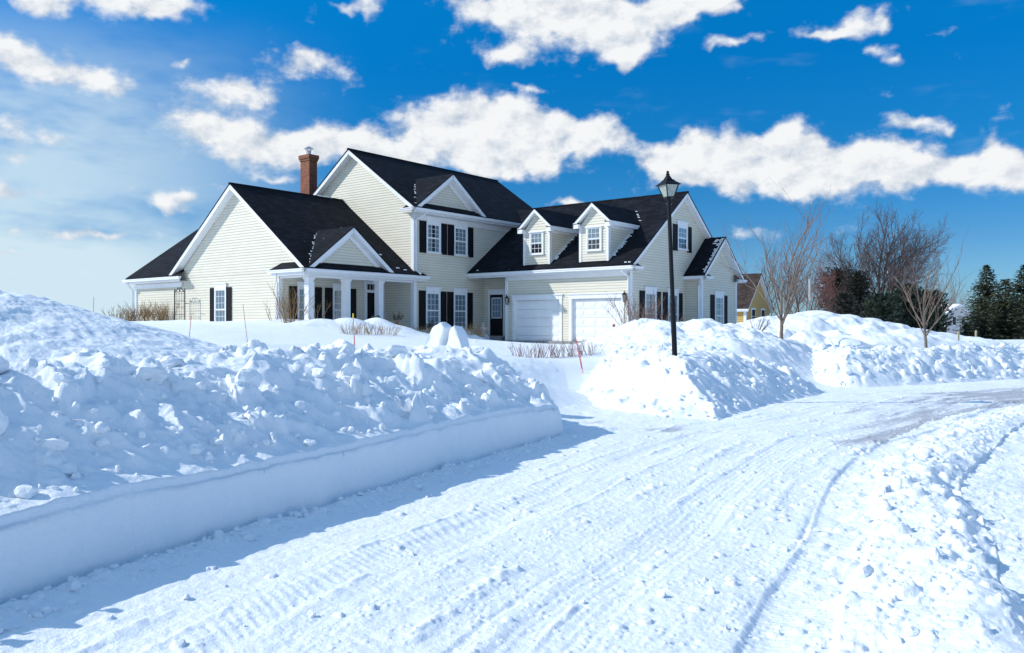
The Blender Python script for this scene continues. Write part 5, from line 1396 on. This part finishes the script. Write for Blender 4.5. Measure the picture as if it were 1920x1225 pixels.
# warp the azimuth / elevation plane so the cloud outlines billow
nw = N(nt, 'ShaderNodeTexNoise'); nw.inputs['Scale'].default_value = 16; nw.inputs['Detail'].default_value = 3; nw.inputs['Roughness'].default_value = .55
nt.links.new(cb.outputs[0], nw.inputs['Vector'])
s0 = N(nt, 'ShaderNodeVectorMath', operation='SUBTRACT'); nt.links.new(nw.outputs['Color'], s0.inputs[0]); s0.inputs[1].default_value = (.5, .5, .5)
s1 = N(nt, 'ShaderNodeVectorMath', operation='MULTIPLY'); nt.links.new(s0.outputs[0], s1.inputs[0]); s1.inputs[1].default_value = (.085, .06, 0)
wv = N(nt, 'ShaderNodeVectorMath', operation='ADD'); nt.links.new(cb.outputs[0], wv.inputs[0]); nt.links.new(s1.outputs[0], wv.inputs[1])
def dirpx(x, y):
    dx, dy, dz = (x - 960) / FPX, 1.0, (612 - y) / FPX; L = math.sqrt(dx * dx + 1 + dz * dz)
    return math.atan2(dx, dy), math.asin(dz / L)
CL = [(215, 2, 130, 36, 1), (300, 18, 45, 20, .8), (90, -6, 60, 20, .8),
      (35, 98, 62, 36, 1), (110, 128, 70, 30, 1), (195, 155, 58, 22, .9),
      (440, 166, 82, 25, .95), (575, 128, 68, 22, 1), (345, 128, 18, 8, .7),
      (385, 225, 70, 34, .9), (440, 255, 75, 40, 1), (520, 282, 80, 36, 1), (610, 262, 80, 38, 1), (690, 282, 70, 32, .95), (745, 292, 50, 26, .9),
      (810, 228, 66, 44, 1.15), (880, 222, 60, 46, 1.15), (950, 240, 75, 52, 1.2), (900, 280, 90, 40, 1.1), (970, 315, 60, 24, .8), (1075, 245, 62, 40, 1.15), (1120, 250, 40, 34, 1), (1020, 270, 60, 32, 1),
      (1225, 295, 55, 38, 1.1), (1290, 290, 60, 36, 1.1), (1320, 330, 90, 30, 1.1), (1400, 290, 80, 40, 1.15), (1470, 300, 80, 46, 1.15), (1560, 315, 80, 42, 1.1), (1640, 305, 70, 32, 1), (1720, 318, 70, 38, 1.1), (1800, 320, 70, 34, 1.1), (1885, 300, 60, 34, 1.1), (1935, 315, 60, 34, 1), (1500, 350, 80, 20, .7),
      (1690, 236, 62, 15, .95), (1765, 250, 30, 10, .7),
      (930, 10, 90, 30, 1.1), (1010, 25, 100, 42, 1.2), (1080, 60, 90, 42, 1.2), (1160, 40, 80, 50, 1.2), (1190, 92, 40, 34, 1), (1260, 15, 80, 26, 1.1), (1340, 4, 60, 14, .9), (948, 105, 40, 28, 1.05), (1390, 16, 22, 9, .9), (1185, 122, 16, 14, .7),
      (1600, 46, 42, 24, 1), (1560, 52, 44, 10, .7), (1662, 36, 24, 24, .9), (1682, 112, 24, 11, .9), (1645, 92, 24, 12, .7),
      (1365, 78, 40, 12, .75), (1330, 92, 30, 8, .5), (690, 16, 42, 22, .8), (630, 12, 40, 12, .7),
      (985, 165, 40, 10, .55), (1750, 42, 40, 8, .35),
      (300, 388, 48, 22, .95), (350, 372, 20, 12, .7), (25, 368, 60, 16, .85), (85, 355, 20, 10, .7), (132, 445, 52, 14, .85), (212, 454, 38, 9, .8), (235, 352, 30, 10, .7), (15, 440, 30, 10, .7), (320, 455, 50, 14, .5),
      (15, 240, 50, 26, .8), (20, 290, 36, 18, .8), (100, 248, 40, 14, .65), (515, 330, 44, 10, .65), (20, 490, 44, 8, .6), (400, 345, 40, 12, .5), (60, 520, 60, 6, .4),
      (1075, 376, 42, 10, .95), (1110, 372, 22, 8, .8), (1400, 424, 62, 22, .52), (1480, 420, 30, 20, .4)]
# the cloud amount gathers in the third component, one puff after another
z0_ = N(nt, 'ShaderNodeVectorMath', operation='MULTIPLY'); nt.links.new(wv.outputs[0], z0_.inputs[0]); z0_.inputs[1].default_value = (1, 1, 0)
cur_ = z0_.outputs[0]
for (x, y, rx, ry, wt) in CL:
    a0, e0 = dirpx(x, y); a1 = dirpx(x + rx, y)[0]; e1 = dirpx(x, y - ry)[1]
    sx = 1 / max(a1 - a0, 1e-3) * .98; sy = 1 / max(e1 - e0, 1e-3) * .98
    mp = N(nt, 'ShaderNodeMapping'); mp.inputs['Scale'].default_value = (sx, sy, 0); mp.inputs['Location'].default_value = (-a0 * sx, -e0 * sy, 0)
    nt.links.new(cur_, mp.inputs[0])
    dt = N(nt, 'ShaderNodeVectorMath', operation='DOT_PRODUCT'); nt.links.new(mp.outputs[0], dt.inputs[0]); nt.links.new(mp.outputs[0], dt.inputs[1])
    pw = N(nt, 'ShaderNodeMath', operation='POWER'); pw.inputs[0].default_value = .36; nt.links.new(dt.outputs['Value'], pw.inputs[1])
    ma = N(nt, 'ShaderNodeVectorMath', operation='MULTIPLY_ADD'); nt.links.new(pw.outputs[0], ma.inputs[0]); ma.inputs[1].default_value = (0, 0, wt); nt.links.new(cur_, ma.inputs[2])
    cur_ = ma.outputs[0]
acc = N(nt, 'ShaderNodeSeparateXYZ'); nt.links.new(cur_, acc.inputs[0])
nb = N(nt, 'ShaderNodeTexNoise'); nb.inputs['Scale'].default_value = 22; nb.inputs['Detail'].default_value = 8; nb.inputs['Roughness'].default_value = .62
mpn = N(nt, 'ShaderNodeMapping'); mpn.inputs['Scale'].default_value = (1, 1.35, 1); nt.links.new(cb.outputs[0], mpn.inputs[0]); nt.links.new(mpn.outputs[0], nb.inputs['Vector'])
def mth(op, a, b=None, c=None, clamp=False):
    m = N(nt, 'ShaderNodeMath', operation=op); m.use_clamp = clamp
    for i, v in enumerate((a, b, c)):
        if v is None: continue
        if isinstance(v, (int, float)): m.inputs[i].default_value = v
        else: nt.links.new(v, m.inputs[i])
    return m.outputs[0]
def smooth(v, a, b, lo=0.0, hi=1.0):
    m = N(nt, 'ShaderNodeMapRange'); m.interpolation_type = 'SMOOTHSTEP'
    m.inputs['From Min'].default_value = a; m.inputs['From Max'].default_value = b; m.inputs['To Min'].default_value = lo; m.inputs['To Max'].default_value = hi
    nt.links.new(v, m.inputs['Value']); return m.outputs[0]
d0 = mth('MINIMUM', acc.outputs[2], 1.25)
n0 = mth('SUBTRACT', nb.outputs[0], .5)
# extra broken cloud added out of view, round and above, to lighten shaded snow
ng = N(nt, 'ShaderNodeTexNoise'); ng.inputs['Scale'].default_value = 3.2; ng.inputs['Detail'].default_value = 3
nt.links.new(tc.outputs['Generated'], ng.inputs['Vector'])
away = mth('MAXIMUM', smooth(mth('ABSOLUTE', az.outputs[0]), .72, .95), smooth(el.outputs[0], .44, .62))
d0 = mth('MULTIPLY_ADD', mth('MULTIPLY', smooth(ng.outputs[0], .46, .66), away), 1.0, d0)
dens = mth('MULTIPLY_ADD', n0, 1.9, d0)
alpha = smooth(dens, .22, 1.06)
# thin veil of high cloud over the sunward side, thicker towards the horizon
nv = N(nt, 'ShaderNodeTexNoise'); nv.inputs['Scale'].default_value = 5; nv.inputs['Detail'].default_value = 4; nv.inputs['Roughness'].default_value = .6
mpv = N(nt, 'ShaderNodeMapping'); mpv.inputs['Scale'].default_value = (1, 3, 1); mpv.inputs['Rotation'].default_value = (0, 0, .35)
nt.links.new(cb.outputs[0], mpv.inputs[0]); nt.links.new(mpv.outputs[0], nv.inputs['Vector'])
left = smooth(az.outputs[0], -.16, -.52)
elv = smooth(el.outputs[0], .36, .20)
v0 = mth('MULTIPLY', smooth(nv.outputs[0], .18, .60), mth('MULTIPLY', left, elv))
low = mth('MULTIPLY', smooth(el.outputs[0], .16, .0), mth('MULTIPLY_ADD', left, .45, .12))
wisp = mth('MULTIPLY', smooth(nv.outputs[0], .55, .8), .22)
veil = mth('MAXIMUM', mth('MULTIPLY_ADD', v0, .80, low), wisp, None, True)
# cloud shading: bright where thick and high in its own billows, greyer below
# the same billows looked up a little towards the sun give each puff a lit and a shaded side
nsn = N(nt, 'ShaderNodeTexNoise'); nsn.inputs['Scale'].default_value = 22; nsn.inputs['Detail'].default_value = 4; nsn.inputs['Roughness'].default_value = .60
mps = N(nt, 'ShaderNodeMapping'); mps.inputs['Location'].default_value = (-.010, .018, 0); mps.inputs['Scale'].default_value = (1, 1.35, 1)
nt.links.new(cb.outputs[0], mps.inputs[0]); nt.links.new(mps.outputs[0], nsn.inputs['Vector'])
shade = mth('ADD', mth('MULTIPLY_ADD', mth('SUBTRACT', nb.outputs[0], nsn.outputs[0]), 2.0, .40), mth('MULTIPLY', smooth(dens, .4, 1.3), .25), None, True)
cr = N(nt, 'ShaderNodeValToRGB'); nt.links.new(shade, cr.inputs[0])
cr.color_ramp.elements[0].color = (3.2, 3.6, 4.15, 1); cr.color_ramp.elements[0].position = .1
cr.color_ramp.elements[1].color = (5.15, 5.25, 5.35, 1); cr.color_ramp.elements[1].position = .75
CLOUD = cr
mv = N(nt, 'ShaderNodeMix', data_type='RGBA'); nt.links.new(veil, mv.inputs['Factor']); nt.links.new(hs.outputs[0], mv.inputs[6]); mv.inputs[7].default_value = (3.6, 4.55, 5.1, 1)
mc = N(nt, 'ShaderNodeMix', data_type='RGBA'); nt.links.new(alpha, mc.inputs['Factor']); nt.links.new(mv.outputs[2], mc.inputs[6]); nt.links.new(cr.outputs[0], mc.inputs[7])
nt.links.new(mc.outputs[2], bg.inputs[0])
w.cycles.sampling_method = 'NONE'

SC.view_settings.view_transform = 'Standard'; SC.view_settings.look = 'None'; SC.view_settings.gamma = 1; SC.view_settings.exposure = .24
SC.render.engine = 'CYCLES'
SC.cycles.max_bounces = 5; SC.cycles.diffuse_bounces = 3; SC.cycles.glossy_bounces = 2; SC.cycles.transmission_bounces = 3; SC.cycles.transparent_max_bounces = 6
